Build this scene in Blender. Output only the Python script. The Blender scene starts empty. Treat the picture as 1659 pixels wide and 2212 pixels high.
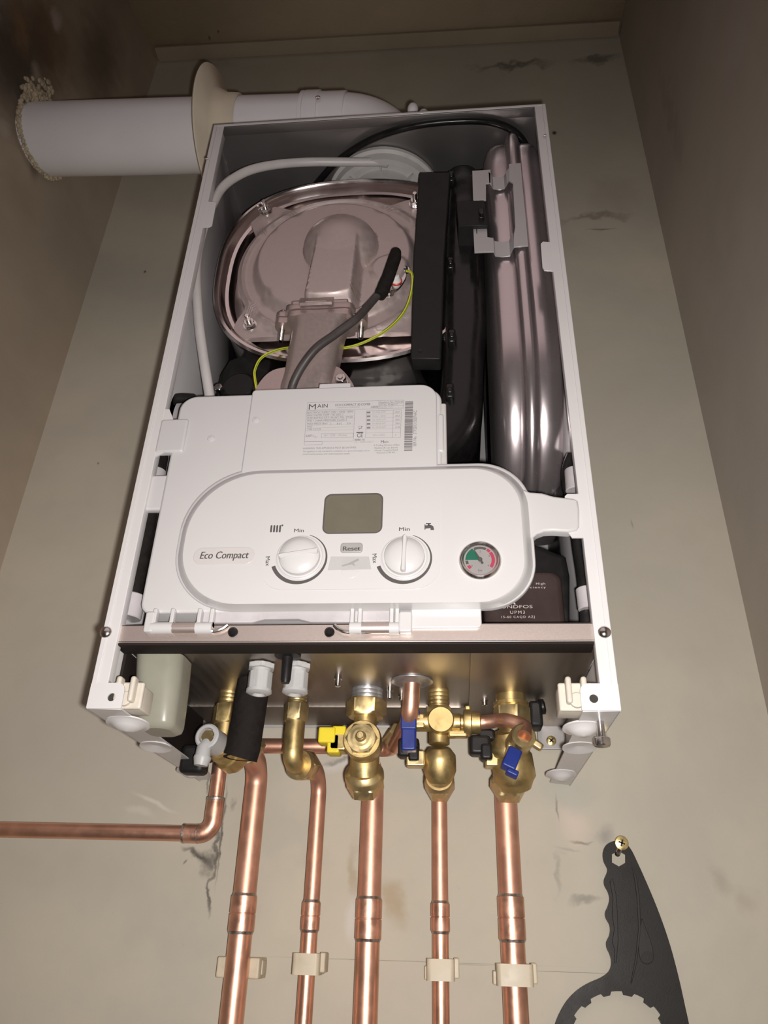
import bpy, bmesh, math, random
from mathutils import Vector, Matrix, noise as mnoise
random.seed(7)
PI = math.pi
sc = bpy.context.scene
COL = sc.collection
ZOFF = 1500.0                      # underside of the boiler hangs 1.5 m above the floor (all sizes in mm)

# ---------------------------------------------------------------- camera
CAM = Vector((79.277, -840.64, -148.439))
CR = Vector((0.99596, 0.08546, 0.02747)); CU = Vector((0.01827, -0.49259, 0.87007)); CF = Vector((-0.08789, 0.86606, 0.49216))
FPX = 1659.92
def at(px, py, y=None, x=None, z=None):
    """point seen at a pixel of the photograph on a real plane of the room (mm)"""
    d = CF + CR * ((px - 829.5) / FPX) - CU * ((py - 1106.0) / FPX)
    i, v = (1, y) if y is not None else ((0, x) if x is not None else (2, z))
    return CAM + d * ((v - CAM[i]) / d[i])
cd = bpy.data.cameras.new('camera'); cam = bpy.data.objects.new('camera', cd); COL.objects.link(cam)
cd.sensor_fit = 'AUTO'; cd.sensor_width = 36.0; cd.lens = FPX * 36.0 / 2212.0
cd.clip_start = 0.01; cd.clip_end = 50
m = Matrix((CR, CU, -CF)).transposed().to_4x4(); m.translation = (CAM + Vector((0, 0, ZOFF))) * 0.001
cam.matrix_world = m; sc.camera = cam

# ---------------------------------------------------------------- materials
class NG:
    def __init__(s, nt): s.nt = nt
    def n(s, t, **k):
        o = s.nt.nodes.new(t)
        for a, b in k.items(): setattr(o, a, b)
        return o
    def l(s, a, b): s.nt.links.new(a, b)
    def mix(s, fac, a, b, blend='MIX'):
        o = s.n('ShaderNodeMix', data_type='RGBA', blend_type=blend)
        for idx, v in ((0, fac), (6, a), (7, b)):
            if isinstance(v, (int, float)): o.inputs[idx].default_value = v
            elif isinstance(v, tuple): o.inputs[idx].default_value = (*v, 1) if len(v) == 3 else v
            else: s.l(v, o.inputs[idx])
        return o.outputs[2]
    def rng(s, v, a, b, c=0.0, d=1.0, smooth=True):
        o = s.n('ShaderNodeMapRange'); o.interpolation_type = 'SMOOTHSTEP' if smooth else 'LINEAR'
        s.l(v, o.inputs[0])
        for i, q in enumerate((a, b, c, d)): o.inputs[i + 1].default_value = q
        return o.outputs[0]
    def noise(s, vec, scale, detail=4, rough=.55, dist=0):
        o = s.n('ShaderNodeTexNoise'); o.inputs['Scale'].default_value = scale; o.inputs['Detail'].default_value = detail
        o.inputs['Roughness'].default_value = rough; o.inputs['Distortion'].default_value = dist
        if vec is not None: s.l(vec, o.inputs['Vector'])
        return o
    def mul(s, a, b):
        o = s.n('ShaderNodeMath', operation='MULTIPLY')
        for i, v in ((0, a), (1, b)):
            if isinstance(v, (int, float)): o.inputs[i].default_value = v
            else: s.l(v, o.inputs[i])
        return o.outputs[0]
def newmat(name):
    mt = bpy.data.materials.new(name); mt.use_nodes = True
    return mt, mt.node_tree.nodes['Principled BSDF'], NG(mt.node_tree)
def mat(name, col, rough=.5, metal=0., var=0.06, vscale=40., coat=0., bump=0., bscale=400., rvar=0.08, spec=.5, trans=0., sss=0., aniso=None):
    mt, b, g = newmat(name)
    geo = g.n('ShaderNodeNewGeometry'); pos = geo.outputs['Position']
    if aniso is not None:
        mp = g.n('ShaderNodeMapping'); mp.inputs['Scale'].default_value = aniso; g.l(pos, mp.inputs[0]); vec = mp.outputs[0]
    else: vec = pos
    nz = g.noise(vec, vscale)
    dark = tuple(c * (1 - var * 2) for c in col); lite = tuple(min(1, c * (1 + var)) for c in col)
    g.l(g.mix(g.rng(nz.outputs[0], .3, .7), dark, lite), b.inputs['Base Color'])
    g.l(g.rng(nz.outputs[0], .3, .7, max(.02, rough - rvar), rough + rvar), b.inputs['Roughness'])
    b.inputs['Metallic'].default_value = metal; b.inputs['Coat Weight'].default_value = coat; b.inputs['Coat Roughness'].default_value = .08
    b.inputs['Specular IOR Level'].default_value = spec; b.inputs['Transmission Weight'].default_value = trans
    if sss: b.inputs['Subsurface Weight'].default_value = sss; b.inputs['Subsurface Radius'].default_value = (.004, .004, .003)
    if bump:
        bp = g.n('ShaderNodeBump'); bp.inputs['Strength'].default_value = bump; bp.inputs['Distance'].default_value = .0006
        g.l(g.noise(pos, bscale, 3).outputs[0], bp.inputs['Height']); g.l(bp.outputs[0], b.inputs['Normal'])
    return mt

M = {}
M['white_metal'] = mat('white powder coat', (.60, .582, .58), .32, 0, .006, 30, coat=.3, rvar=.012)
M['white_plastic'] = mat('white plastic', (.52, .508, .506), .30, 0, .004, 30, coat=.15, rvar=.01)
M['print_grey'] = mat('dark grey print', (.075, .068, .066), .5, 0, .02)
M['print_mid'] = mat('grey print', (.20, .187, .184), .5, 0, .02)
M['print_light'] = mat('pale grey print', (.33, .31, .305), .5, 0, .02)
M['badge'] = mat('pale badge', (.50, .475, .465), .3, 0, .01)
M['button'] = mat('grey rubber button', (.30, .29, .285), .45, 0, .02)
M['flap'] = mat('pale grey flap', (.41, .40, .39), .4, 0, .02)
M['lcd'] = mat('display glass', (.125, .113, .082), .12, 0, .03, 60, coat=.4)
M['zinc'] = mat('galvanised steel', (.30, .285, .28), .40, .85, .012, 8, bump=.05, bscale=900)
M['zinc_inner'] = mat('galvanised steel inside', (.46, .445, .45), .45, .38, .015, 12)
M['plate_steel'] = mat('brushed steel plate', (.35, .31, .275), .42, 1., .04, 160, aniso=(1, .06, 1), rvar=.03)
M['rail'] = mat('rail steel', (.66, .565, .52), .42, .85, .03, 2600, bump=.06, bscale=2600, rvar=.04)
M['stainless'] = mat('polished stainless', (.66, .60, .58), .17, 1., .03, 30, rvar=.04)
M['cast_alu'] = mat('cast aluminium', (.52, .425, .41), .50, .55, .03, 120, bump=.18, bscale=1800)
M['cast_rough'] = mat('raw cast aluminium', (.52, .42, .40), .38, .78, .02, 300, bump=.12, bscale=1500, rvar=.02)
M['vessel'] = mat('grey satin paint', (.58, .515, .525), .27, .9, .02, 20, rvar=.02)
M['black'] = mat('black plastic', (.013, .012, .012), .45, 0, .1, 60, spec=.25)
M['black_gloss'] = mat('black glossy plastic', (.010, .009, .009), .26, 0, .1, 60, spec=.35)
M['black_foam'] = mat('black foam rubber', (.016, .013, .012), .8, 0, .12, 200, spec=.12, bump=.3, bscale=1500)
M['cable'] = mat('dark grey cable', (.055, .047, .045), .5, 0, .1)
M['hose'] = mat('translucent silicone hose', (.55, .52, .51), .4, 0, .03, 40, sss=.2)
M['pvc'] = mat('white pvc', (.86, .845, .87), .35, 0, .012, 14)
M['adapter'] = mat('grey white plastic', (.50, .48, .465), .4, 0, .03)
M['collar'] = mat('cream rubber', (.76, .67, .53), .6, 0, .04, 20)
M['foam'] = mat('expanding foam', (.56, .47, .33), .85, 0, .14, 90, bump=.6, bscale=300)
M['copper'] = mat('copper tube', (.80, .45, .32), .38, .92, .06, 45, rvar=.05, bump=.05, bscale=700)
M['copper_dull'] = mat('dulled copper tube', (.72, .40, .285), .47, .85, .07, 45, rvar=.05, bump=.06, bscale=700)
M['copper_fit'] = mat('copper fitting', (.76, .43, .31), .40, .9, .10, 80, rvar=.08, bump=.1, bscale=600)
M['solder'] = mat('solder', (.56, .50, .45), .4, 1., .12, 250, bump=.3, bscale=900)
M['brass'] = mat('brass', (.56, .42, .19), .42, .90, .06, 90, bump=.12, bscale=1400)
M['brass_lite'] = mat('machined brass', (.66, .515, .265), .36, .88, .04, 90)
M['thread_grey'] = mat('grey threaded steel', (.48, .48, .49), .4, .8, .05, 90)
M['chrome'] = mat('zinc plated screw', (.72, .69, .67), .2, 1., .05, 200)
M['gold'] = mat('yellow passivated screw', (.80, .65, .30), .3, .9, .08, 300)
M['hole'] = mat('recess shade', (.03, .026, .022), .8, 0, .05)  # near-black colour stands in for the shade inside holes and recesses
M['blue'] = mat('blue plastic', (.014, .030, .20), .42, 0, .05)
M['yellow'] = mat('yellow plastic', (.72, .57, .015), .42, 0, .05)
M['wire_yellow'] = mat('yellow insulation', (.66, .60, .03), .4, 0, .03)
M['wire_green'] = mat('green insulation', (.10, .26, .03), .4, 0, .03)
M['cream'] = mat('cream nylon', (.56, .515, .44), .5, 0, .03, 60, sss=.15)
M['nylon'] = mat('translucent nylon clip', (.58, .50, .37), .5, 0, .05, 60, sss=.25)
M['trap'] = mat('translucent polythene', (.30, .29, .235), .34, 0, .04, 25, sss=.3)
M['grey_white'] = mat('light grey nylon', (.44, .435, .43), .45, 0, .03)
M['clear'] = mat('cloudy clear plastic', (.46, .43, .44), .3, 0, .05, sss=.2)
M['pump'] = mat('dark brown pump cover', (.045, .030, .027), .33, 0, .05)
M['pump_print'] = mat('pale pump print', (.52, .45, .43), .5, 0, .02)
M['dial'] = mat('white dial', (.82, .79, .77), .4, 0, .01)
M['green'] = mat('green dial sector', (.03, .27, .17), .5, 0, .02)
M['pink'] = mat('red dial sector', (.80, .09, .17), .5, 0, .02)
M['seal'] = mat('dark seal strip', (.020, .015, .013), .7, 0, .06, spec=.15)
M['ceramic'] = mat('white ceramic', (.75, .72, .70), .35, 0, .02)
M['red'] = mat('red ring', (.62, .05, .04), .4, 0, .02)
M['spanner'] = mat('black nylon tool', (.015, .013, .012), .48, 0, .12, 30, spec=.28, bump=.1, bscale=700)
M['spanner_pad'] = mat('black nylon raised pad', (.024, .022, .020), .55, 0, .1, 40, spec=.28)

# plaster: marks are (centre px, centre py, half width mm, half height mm, turn deg, colour, strength)
def plaster(name, base, alt, marks, axis, coarse=2.5, streak=.25, bump=.25, rough=.75):
    mt, b, g = newmat(name)
    pos = g.n('ShaderNodeNewGeometry').outputs['Position']
    n1 = g.noise(pos, coarse, 5, .6, .4); n2 = g.noise(pos, 18, 4); n3 = g.noise(pos, 160, 3)
    c = g.mix(g.rng(n1.outputs[0], .32, .68), alt, base)
    c = g.mix(g.mul(g.rng(n2.outputs[0], .45, .8), .35), c, tuple(v * .80 for v in base))
    c = g.mix(g.mul(g.rng(n3.outputs[0], .62, .85), streak), c, tuple(v * .62 for v in base))
    wob = g.noise(pos, 34, 4)
    wv = g.n('ShaderNodeVectorMath', operation='MULTIPLY_ADD'); g.l(wob.outputs[1], wv.inputs[0])
    for (cen, hw, hh, turn, col, st, rag) in marks:
        w = g.n('ShaderNodeVectorMath', operation='MULTIPLY_ADD')
        g.l(wob.outputs[1], w.inputs[0]); w.inputs[1].default_value = (rag * .0007,) * 3; g.l(pos, w.inputs[2])
        mp = g.n('ShaderNodeMapping', vector_type='TEXTURE')
        off = rag * .00035
        mp.inputs['Location'].default_value = (cen.x * .001 + off, cen.y * .001 + off, (cen.z + ZOFF) * .001 + off)
        if axis == 'y': mp.inputs['Rotation'].default_value = (0, -math.radians(turn), 0); s3 = (hw, 1e5, hh)
        elif axis == 'x': mp.inputs['Rotation'].default_value = (math.radians(turn), 0, 0); s3 = (1e5, hw, hh)
        else: mp.inputs['Rotation'].default_value = (0, 0, math.radians(turn)); s3 = (hw, hh, 1e5)
        mp.inputs['Scale'].default_value = tuple(v * .001 for v in s3)
        g.l(w.outputs[0], mp.inputs[0])
        ln = g.n('ShaderNodeVectorMath', operation='LENGTH'); g.l(mp.outputs[0], ln.inputs[0])
        f = g.mul(g.rng(ln.outputs['Value'], .12, 1.05, 1, 0), st)
        c = g.mix(f, c, col)
    g.l(c, b.inputs['Base Color']); b.inputs['Roughness'].default_value = rough; b.inputs['Specular IOR Level'].default_value = .3
    bp = g.n('ShaderNodeBump'); bp.inputs['Strength'].default_value = bump; bp.inputs['Distance'].default_value = .002
    g.l(n2.outputs[0], bp.inputs['Height']); bp2 = g.n('ShaderNodeBump'); bp2.inputs['Strength'].default_value = bump * .5; bp2.inputs['Distance'].default_value = .0008
    g.l(n3.outputs[0], bp2.inputs['Height']); g.l(bp.outputs[0], bp2.inputs['Normal']); g.l(bp2.outputs[0], b.inputs['Normal'])
    return mt

# ---------------------------------------------------------------- mesh building
ORG = {}
def S(p): return Vector((p[0] * .001, p[1] * .001, (p[2] + ZOFF) * .001))
def frame_of(axis, up=None):
    a = Vector(axis).normalized()
    u = Vector(up) if up is not None else (Vector((0, 0, 1)) if abs(a.z) < .9 else Vector((1, 0, 0)))
    e1 = u.cross(a)
    if e1.length < 1e-6: e1 = Vector((1, 0, 0)).cross(a)
    e1.normalize(); e2 = a.cross(e1)
    return e1, e2, a
def rrect(x0, x1, z0, z1, r, n=8):
    """rounded rectangle outline, counter-clockwise seen from the front; r = one radius or (tl, tr, br, bl)"""
    if not isinstance(r, (tuple, list)): r = (r,) * 4
    tl, tr, br, bl = r; o = []
    for (cx, cz, rr, a0) in ((x0 + bl, z0 + bl, bl, PI), (x1 - br, z0 + br, br, 1.5 * PI), (x1 - tr, z1 - tr, tr, 0), (x0 + tl, z1 - tl, tl, .5 * PI)):
        for k in range(n + 1):
            a = a0 + .5 * PI * k / n; o.append((cx + rr * math.cos(a), cz + rr * math.sin(a)))
    return o
def circ(cx, cz, r, n=32, a0=0, a1=2 * PI): return [(cx + r * math.cos(a0 + (a1 - a0) * k / n), cz + r * math.sin(a0 + (a1 - a0) * k / n)) for k in range(n)]
def inset(o, d):
    n = len(o); res = []
    for i in range(n):
        p0, p1, p2 = Vector(o[i - 1]), Vector(o[i]), Vector(o[(i + 1) % n])
        t = (p2 - p0)
        if t.length < 1e-9: res.append((p1.x, p1.y)); continue
        t.normalize(); nn = Vector((-t.y, t.x)); res.append((p1.x + nn.x * d, p1.y + nn.y * d))
    return res
def smooth_path(pts, n=8, closed=False):
    P = [Vector(p) for p in pts]; L = len(P); o = []
    rg = range(L) if closed else range(L - 1)
    for i in rg:
        if closed: p0, p1, p2, p3 = P[i - 1], P[i], P[(i + 1) % L], P[(i + 2) % L]
        else: p0, p1, p2, p3 = P[max(i - 1, 0)], P[i], P[i + 1], P[min(i + 2, L - 1)]
        for k in range(n):
            t = k / n
            o.append(.5 * ((2 * p1) + (p2 - p0) * t + (2 * p0 - 5 * p1 + 4 * p2 - p3) * t * t + (3 * p1 - p0 - 3 * p2 + p3) * t ** 3))
    if not closed: o.append(P[-1])
    return o
def round_path(pts, r, n=8):
    """polyline with its inner corners turned into arcs of radius r"""
    P = [Vector(p) for p in pts]; o = [P[0]]
    for i in range(1, len(P) - 1):
        a = (P[i - 1] - P[i]); b = (P[i + 1] - P[i]); la, lb = a.length, b.length; a.normalize(); b.normalize()
        ang = a.angle(b)
        if ang > PI - 1e-3: o.append(P[i]); continue
        d = min(r / math.tan(ang / 2), la * .49, lb * .49); rr = d * math.tan(ang / 2)
        c = P[i] + (a + b).normalized() * (rr / math.sin(ang / 2)); s = P[i] + a * d - c; e = P[i] + b * d - c
        tot = s.angle(e); ax = s.cross(e).normalized()
        for k in range(n + 1): o.append(c + Matrix.Rotation(tot * k / n, 3, ax) @ s)
    o.append(P[-1]); return o
INSIDE = ('air_vent_body', 'air_hose', 'sump', 'sleeved_hose', 'flow_hose', 'flexible_hose', 'hose_band', 'condensate_hose', 'mains_cable', 'pump_body', 'heat_exchanger', 'expansion_vessel', 'condensate_trap')
class MB:
    def __init__(s): s.bm = bmesh.new(); s.mi = 0
    def face(s, vs):
        try: f = s.bm.faces.new(vs); f.material_index = s.mi; f.smooth = True; return f
        except ValueError: return None
    def loft(s, rings, cap0=True, cap1=True, closed=True):
        R = [[s.bm.verts.new(p) for p in r] for r in rings]; n = len(R[0])
        for a, b in zip(R, R[1:]):
            for i in range(n if closed else n - 1): s.face((a[i], a[(i + 1) % n], b[(i + 1) % n], b[i]))
        for on, vs in ((cap0, list(reversed(R[0]))), (cap1, R[-1])):
            if on and closed:
                f = s.face(vs)
                if f: f.smooth = False
        return s
    def box(s, x0, x1, y0, y1, z0, z1, bev=0., rot=None):
        c = Vector(((x0 + x1) / 2, (y0 + y1) / 2, (z0 + z1) / 2)); h = Vector((abs(x1 - x0) / 2, abs(y1 - y0) / 2, abs(z1 - z0) / 2))
        bev = min(bev, min(h) * .95)
        o = rrect(-h.x, h.x, -h.z, h.z, bev, 3) if bev > 0 else [(-h.x, -h.z), (h.x, -h.z), (h.x, h.z), (-h.x, h.z)]
        rings = []
        if bev > 0:
            ks = 3
            for k in range(ks + 1): a = .5 * PI * k / ks; rings.append((bev * (1 - math.sin(a)), -h.y + bev * (1 - math.cos(a))))
            rings = [(i, y) for i, y in rings] + [(i, -y) for i, y in reversed(rings)]
        else: rings = [(0, -h.y), (0, h.y)]
        out = []
        for (ins, y) in rings:
            sx, sz = (h.x - ins) / h.x, (h.z - ins) / h.z
            rg = []
            for (x, z) in o:
                v = Vector((x * sx, y, z * sz))
                if rot is not None: v = rot @ v
                rg.append(c + v)
            out.append(rg)
        return s.loft(out)
    def prism(s, o, y0, y1, r=0., n=3, back=0.):
        """outline in XZ, front face at y0 (towards the room) with rounded edge r, back at y1"""
        rings = [[(x, y1, z) for x, z in inset(o, back)]]
        if r <= 0: rings.append([(x, y0, z) for x, z in o])
        else:
            for k in range(n + 1):
                a = .5 * PI * k / n; q = inset(o, r * (1 - math.cos(a))); y = y0 + r * (1 - math.sin(a)); rings.append([(x, y, z) for x, z in q])
        return s.loft([list(reversed(r_)) for r_ in rings])
    def gprism(s, o, org, e1, e2, en, h, r=0., n=3):
        """outline in plane (e1,e2) at org, raised along en by h"""
        org, e1, e2, en = Vector(org), Vector(e1), Vector(e2), Vector(en)
        f = lambda q, t: [org + e1 * a + e2 * b + en * t for a, b in q]
        rings = [f(o, 0)]
        if r <= 0: rings.append(f(o, h))
        else:
            for k in range(n + 1): a = .5 * PI * k / n; rings.append(f(inset(o, r * (1 - math.cos(a))), h - r * (1 - math.sin(a))))
        return s.loft(rings)
    def sheet(s, outer, holes, org, e1, e2, en, h):
        """flat plate with real holes"""
        org, e1, e2, en = Vector(org), Vector(e1), Vector(e2), Vector(en)
        loops = [outer] + list(holes); P = lambda q, t: org + e1 * q[0] + e2 * q[1] + en * t
        for t in (0, h):
            edges = []
            for lp in loops:
                vs = [s.bm.verts.new(P(q, t)) for q in lp]; edges += [s.bm.edges.new((vs[i], vs[(i + 1) % len(vs)])) for i in range(len(vs))]
            rs = bmesh.ops.triangle_fill(s.bm, use_beauty=True, edges=edges, normal=en if t else -en)
            for f in rs['geom']:
                if isinstance(f, bmesh.types.BMFace): f.material_index = s.mi; f.smooth = False
        for lp in loops: s.loft([[P(q, 0) for q in lp], [P(q, h) for q in lp]], False, False)
        bmesh.ops.remove_doubles(s.bm, verts=s.bm.verts[:], dist=1e-4)
        return s
    def lathe(s, prof, org, axis, seg=32, up=None, a0=0., cap0=True, cap1=True):
        e1, e2, a = frame_of(axis, up); org = Vector(org)
        rings = [[org + a * h + (e1 * math.cos(a0 + 2 * PI * k / seg) + e2 * math.sin(a0 + 2 * PI * k / seg)) * max(r, .01) for k in range(seg)] for r, h in prof]
        return s.loft(rings, cap0, cap1)
    def cyl(s, p0, p1, r, seg=24, bev=0.):
        p0, p1 = Vector(p0), Vector(p1); L = (p1 - p0).length
        if bev: return s.lathe([(r - bev, 0), (r, bev), (r, L - bev), (r - bev, L)], p0, p1 - p0, seg)
        return s.lathe([(r, 0), (r, L)], p0, p1 - p0, seg)
    def hexnut(s, p0, p1, af, ch=None, rot=0.):
        p0, p1 = Vector(p0), Vector(p1); L = (p1 - p0).length; R = af / math.sqrt(3); ch = ch if ch is not None else af * .07
        # hexagon with conically turned corners: 48 points round, radius limited by a cone
        e1, e2, a = frame_of(p1 - p0)
        def ring(h, lim):
            o = []
            for k in range(48):
                t = 2 * PI * k / 48; tt = (t + rot) % (PI / 3) - PI / 6; r = min((af / 2) / math.cos(tt), lim)
                o.append(p0 + a * h + (e1 * math.cos(t) + e2 * math.sin(t)) * r)
            return o
        return s.loft([ring(0, af / 2 - ch * .2), ring(ch * .8, R), ring(L - ch * .8, R), ring(L, af / 2 - ch * .2)])
    def tube(s, path, r, seg=14, cap=True):
        P = [Vector(p) for p in path]; n = len(P); T = []
        for i in range(n): T.append((P[min(i + 1, n - 1)] - P[max(i - 1, 0)]).normalized())
        e1, e2, _ = frame_of(T[0]); rings = []
        for i in range(n):
            if i:
                q = T[i - 1].rotation_difference(T[i]); e1 = q @ e1; e2 = q @ e2
            rr = r(i / (n - 1)) if callable(r) else r
            rings.append([P[i] + (e1 * math.cos(2 * PI * k / seg) + e2 * math.sin(2 * PI * k / seg)) * rr for k in range(seg)])
        return s.loft(rings, cap, cap)
    def ball(s, c, rx, ry=None, rz=None, seg=24, n=12):
        ry = ry or rx; rz = rz or rx; c = Vector(c); rings = []
        for i in range(n + 1):
            t = -PI / 2 + PI * i / n; q = max(math.cos(t), .005)
            rings.append([c + Vector((rx * q * math.cos(2 * PI * k / seg), ry * q * math.sin(2 * PI * k / seg), rz * math.sin(t))) for k in range(seg)])
        return s.loft(rings)
    def text(s, txt, x, z, y, w=None, h=None, align='CENTER', ex=(1, 0, 0), ey=(0, 0, 1), shear=0., bold=0., org=None, ext=.12, space=1.):
        """raised print; w = width in mm (or h = letter height); placed at (x,z) on plane y or at org"""
        cu = bpy.data.curves.new('t', 'FONT'); cu.body = txt; cu.size = 1; cu.shear = shear; cu.offset = 0; cu.space_character = space; cu.resolution_u = 3
        ob = bpy.data.objects.new('t', cu); me = bpy.data.meshes.new_from_object(ob)
        if not me.vertices: return s
        xs = [v.co.x for v in me.vertices]; ys = [v.co.y for v in me.vertices]
        sx = (w / (max(xs) - min(xs))) if w else h / .72
        sy = (h / .72) if h else sx
        cx = {'CENTER': (max(xs) + min(xs)) / 2, 'LEFT': min(xs), 'RIGHT': max(xs)}[align]
        o = Vector(org) if org is not None else Vector((x, y, z)); ex, ey = Vector(ex), Vector(ey); en = ex.cross(ey).normalized()
        for sh in ((-bold, bold) if bold else (0,)):          # heavier strokes
            vs = [s.bm.verts.new(o + ex * ((v.co.x - cx + sh) * sx) + ey * (v.co.y * sy) + en * (ext + sh * .4)) for v in me.vertices]
            for p in me.polygons:
                f = s.face([vs[i] for i in p.vertices])
        bpy.data.objects.remove(ob); bpy.data.curves.remove(cu); bpy.data.meshes.remove(me)
        return s
    def build(s, name, mats, parent=None, label=None, sharp=38, recalc=True):
        bm = s.bm
        if recalc: bmesh.ops.recalc_face_normals(bm, faces=bm.faces[:])
        ca = math.radians(sharp)
        for e in bm.edges:
            if len(e.link_faces) == 2:
                try: e.smooth = e.calc_face_angle() < ca
                except ValueError: pass
        if name in INSIDE:                      # keep loose hoses and mouldings within the cabinet's side panels
            for v in bm.verts: v.co.x = max(-192.6, min(192.6, v.co.x)); v.co.y = min(-6, v.co.y)
        vs = [v.co for v in bm.verts]
        lo = Vector([min(v[i] for v in vs) for i in range(3)]); hi = Vector([max(v[i] for v in vs) for i in range(3)]); c = (lo + hi) / 2
        if parent is None: c.z = lo.z
        for v in bm.verts: v.co = (v.co - c) * .001
        me = bpy.data.meshes.new(name); bm.to_mesh(me); bm.free()
        if not isinstance(mats, (list, tuple)): mats = [mats]
        for q in mats: me.materials.append(M[q] if isinstance(q, str) else q)
        ob = bpy.data.objects.new(name, me); COL.objects.link(ob)
        if parent is not None:
            ob.parent = parent; ob.location = (c - ORG[parent.name]) * .001
        else: ob.location = S(c)
        ORG[ob.name] = c
        if label: ob['label'] = label
        return ob
def thing(name, label, cat, loc, group=None):
    o = bpy.data.objects.new(name, None); COL.objects.link(o); o.empty_display_size = .02
    o.location = S(loc); ORG[o.name] = Vector(loc); o['label'] = label; o['category'] = cat
    if group: o['group'] = group
    return o
def tag(o, label, cat, group=None):
    o['label'] = label; o['category'] = cat
    if group: o['group'] = group
    return o
def pxs(pts, y): return [(lambda v: (v.x, v.z))(at(a, b, y=y)) for a, b in pts]
# ================================================================ room
XL, XR, ZC = -491.0, 408.0, 1350.0
def B(px, py): return at(px, py, y=0)
DK = (.05, .042, .036)
marks_back = [
    # cen, half w, half h, turn, colour, strength, raggedness
    (B(850, 1945), 17, 26, 8, (.36, .25, .13), .55, 60), (B(765, 1900), 9, 48, 4, (.34, .25, .15), .5, 50), (B(762, 1975), 8, 34, 2, (.62, .58, .54), .7, 30),
    (B(745, 1650), 40, 14, 0, (.60, .57, .54), .7, 60), (B(735, 1640), 22, 6, 0, (.16, .13, .11), .6, 60),
    (B(465, 1835), 4, 62, 3, DK, .72, 70), (B(478, 1800), 2, 60, 2, DK, .72, 20), (B(445, 1855), 13, 16, 40, DK, .72, 80), (B(425, 1845), 20, 5, -30, DK, .65, 60), (B(455, 1940), 3, 22, 10, DK, .72, 40),
    (B(400, 1862), 4, 1.6, 50, DK, .6, 6), (B(498, 1735), 10, 4, 60, (.12, .1, .09), .4, 50), (B(450, 1690), 1.6, 22, 8, DK, .55, 25),
    (B(335, 1735), 34, 3.2, -22, (.66, .62, .55), .55, 12), (B(300, 1752), 24, 5, -14, (.62, .58, .51), .4, 25),
    (B(1312, 1806), 12, 15, 0, (.26, .245, .235), .65, 40), (B(1238, 1775), 23, 30, 6, (.61, .51, .43), .7, 20), (B(1255, 1815), 17, 2.2, -3, (.15, .13, .11), .6, 20),
    (B(1203, 1742), 1.6, 18, 3, (.13, .12, .10), .6, 15), (B(1265, 1944), 17, 5, 8, (.2, .19, .17), .6, 40), (B(1205, 1890), 5, 26, -8, (.28, .26, .22), .5, 60), (B(1222, 1832), 16, 2.5, 0, (.36, .31, .25), .5, 30),
    (B(1555, 1905), 11, 19, 0, (.33, .30, .24), .5, 50), (B(1610, 1940), 17, 24, 30, (.35, .31, .25), .45, 60), (B(1225, 1710), 40, 20, 0, (.42, .42, .37), .6, 60),
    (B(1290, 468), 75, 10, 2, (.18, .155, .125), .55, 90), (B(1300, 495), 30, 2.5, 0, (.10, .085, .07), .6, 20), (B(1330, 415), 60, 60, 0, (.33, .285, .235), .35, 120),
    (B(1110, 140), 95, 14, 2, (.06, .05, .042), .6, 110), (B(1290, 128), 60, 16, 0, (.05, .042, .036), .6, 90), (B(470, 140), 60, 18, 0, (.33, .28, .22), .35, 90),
    (B(313, 587), 3.2, 4.2, 0, (.20, .025, .02), .9, 2), (B(212, 1001), 2.2, 3, 0, (.16, .10, .07), .7, 3), (B(1365, 1130), 1.6, 9, 10, (.2, .18, .16), .5, 10),
    (B(1135, 2084), 4, .5, 0, DK, .72, 3), (B(860, 2076), 180, .55, 0, DK, .45, 2), (B(1235, 2100), 55, .55, 0, DK, .45, 2), (B(1010, 2084), 32, .5, 0, DK, .4, 2),
    (B(1207, 287), 12, 11, 0, (.46, .40, .36), .85, 22), (B(1197, 287), 6, 8, 0, (.02, .016, .013), .95, 6),
    (B(905, 1690), 60, 20, 0, (.42, .41, .36), .4, 80), (B(600, 1800), 60, 50, 0, (.40, .375, .32), .4, 120), (B(1000, 2150), 120, 40, 0, (.52, .46, .38), .4, 120),
]
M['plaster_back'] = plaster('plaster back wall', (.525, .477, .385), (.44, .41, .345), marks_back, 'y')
marks_left = [
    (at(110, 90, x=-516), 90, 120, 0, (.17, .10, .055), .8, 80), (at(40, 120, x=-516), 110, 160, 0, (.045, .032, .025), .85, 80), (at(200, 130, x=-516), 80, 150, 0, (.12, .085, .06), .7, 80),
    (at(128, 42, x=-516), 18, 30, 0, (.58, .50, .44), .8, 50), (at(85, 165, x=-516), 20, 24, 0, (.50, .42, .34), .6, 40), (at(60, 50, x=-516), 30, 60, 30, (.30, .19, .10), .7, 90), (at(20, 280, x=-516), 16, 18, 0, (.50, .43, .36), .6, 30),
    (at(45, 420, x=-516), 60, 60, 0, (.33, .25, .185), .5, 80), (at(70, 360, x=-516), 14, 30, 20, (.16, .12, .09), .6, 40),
]
M['plaster_left'] = plaster('plaster left wall', (.46, .375, .285), (.36, .30, .235), marks_left, 'x')
M['plaster_right'] = plaster('plaster right wall', (.455, .40, .34), (.39, .345, .30), [(at(1590, 95, x=XR), 60, 50, 0, (.50, .44, .42), .4, 120), (at(1450, 250, x=XR), 25, 160, 0, (.31, .27, .22), .5, 120)], 'x')
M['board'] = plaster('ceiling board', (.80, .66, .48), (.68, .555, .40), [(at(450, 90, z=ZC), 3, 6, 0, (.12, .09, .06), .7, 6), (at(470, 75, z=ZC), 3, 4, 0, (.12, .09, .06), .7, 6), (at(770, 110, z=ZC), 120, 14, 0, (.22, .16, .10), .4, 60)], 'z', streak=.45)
M['edge_board'] = plaster('ceiling edge', (.40, .33, .24), (.32, .26, .185), [], 'z', streak=.5)
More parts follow.
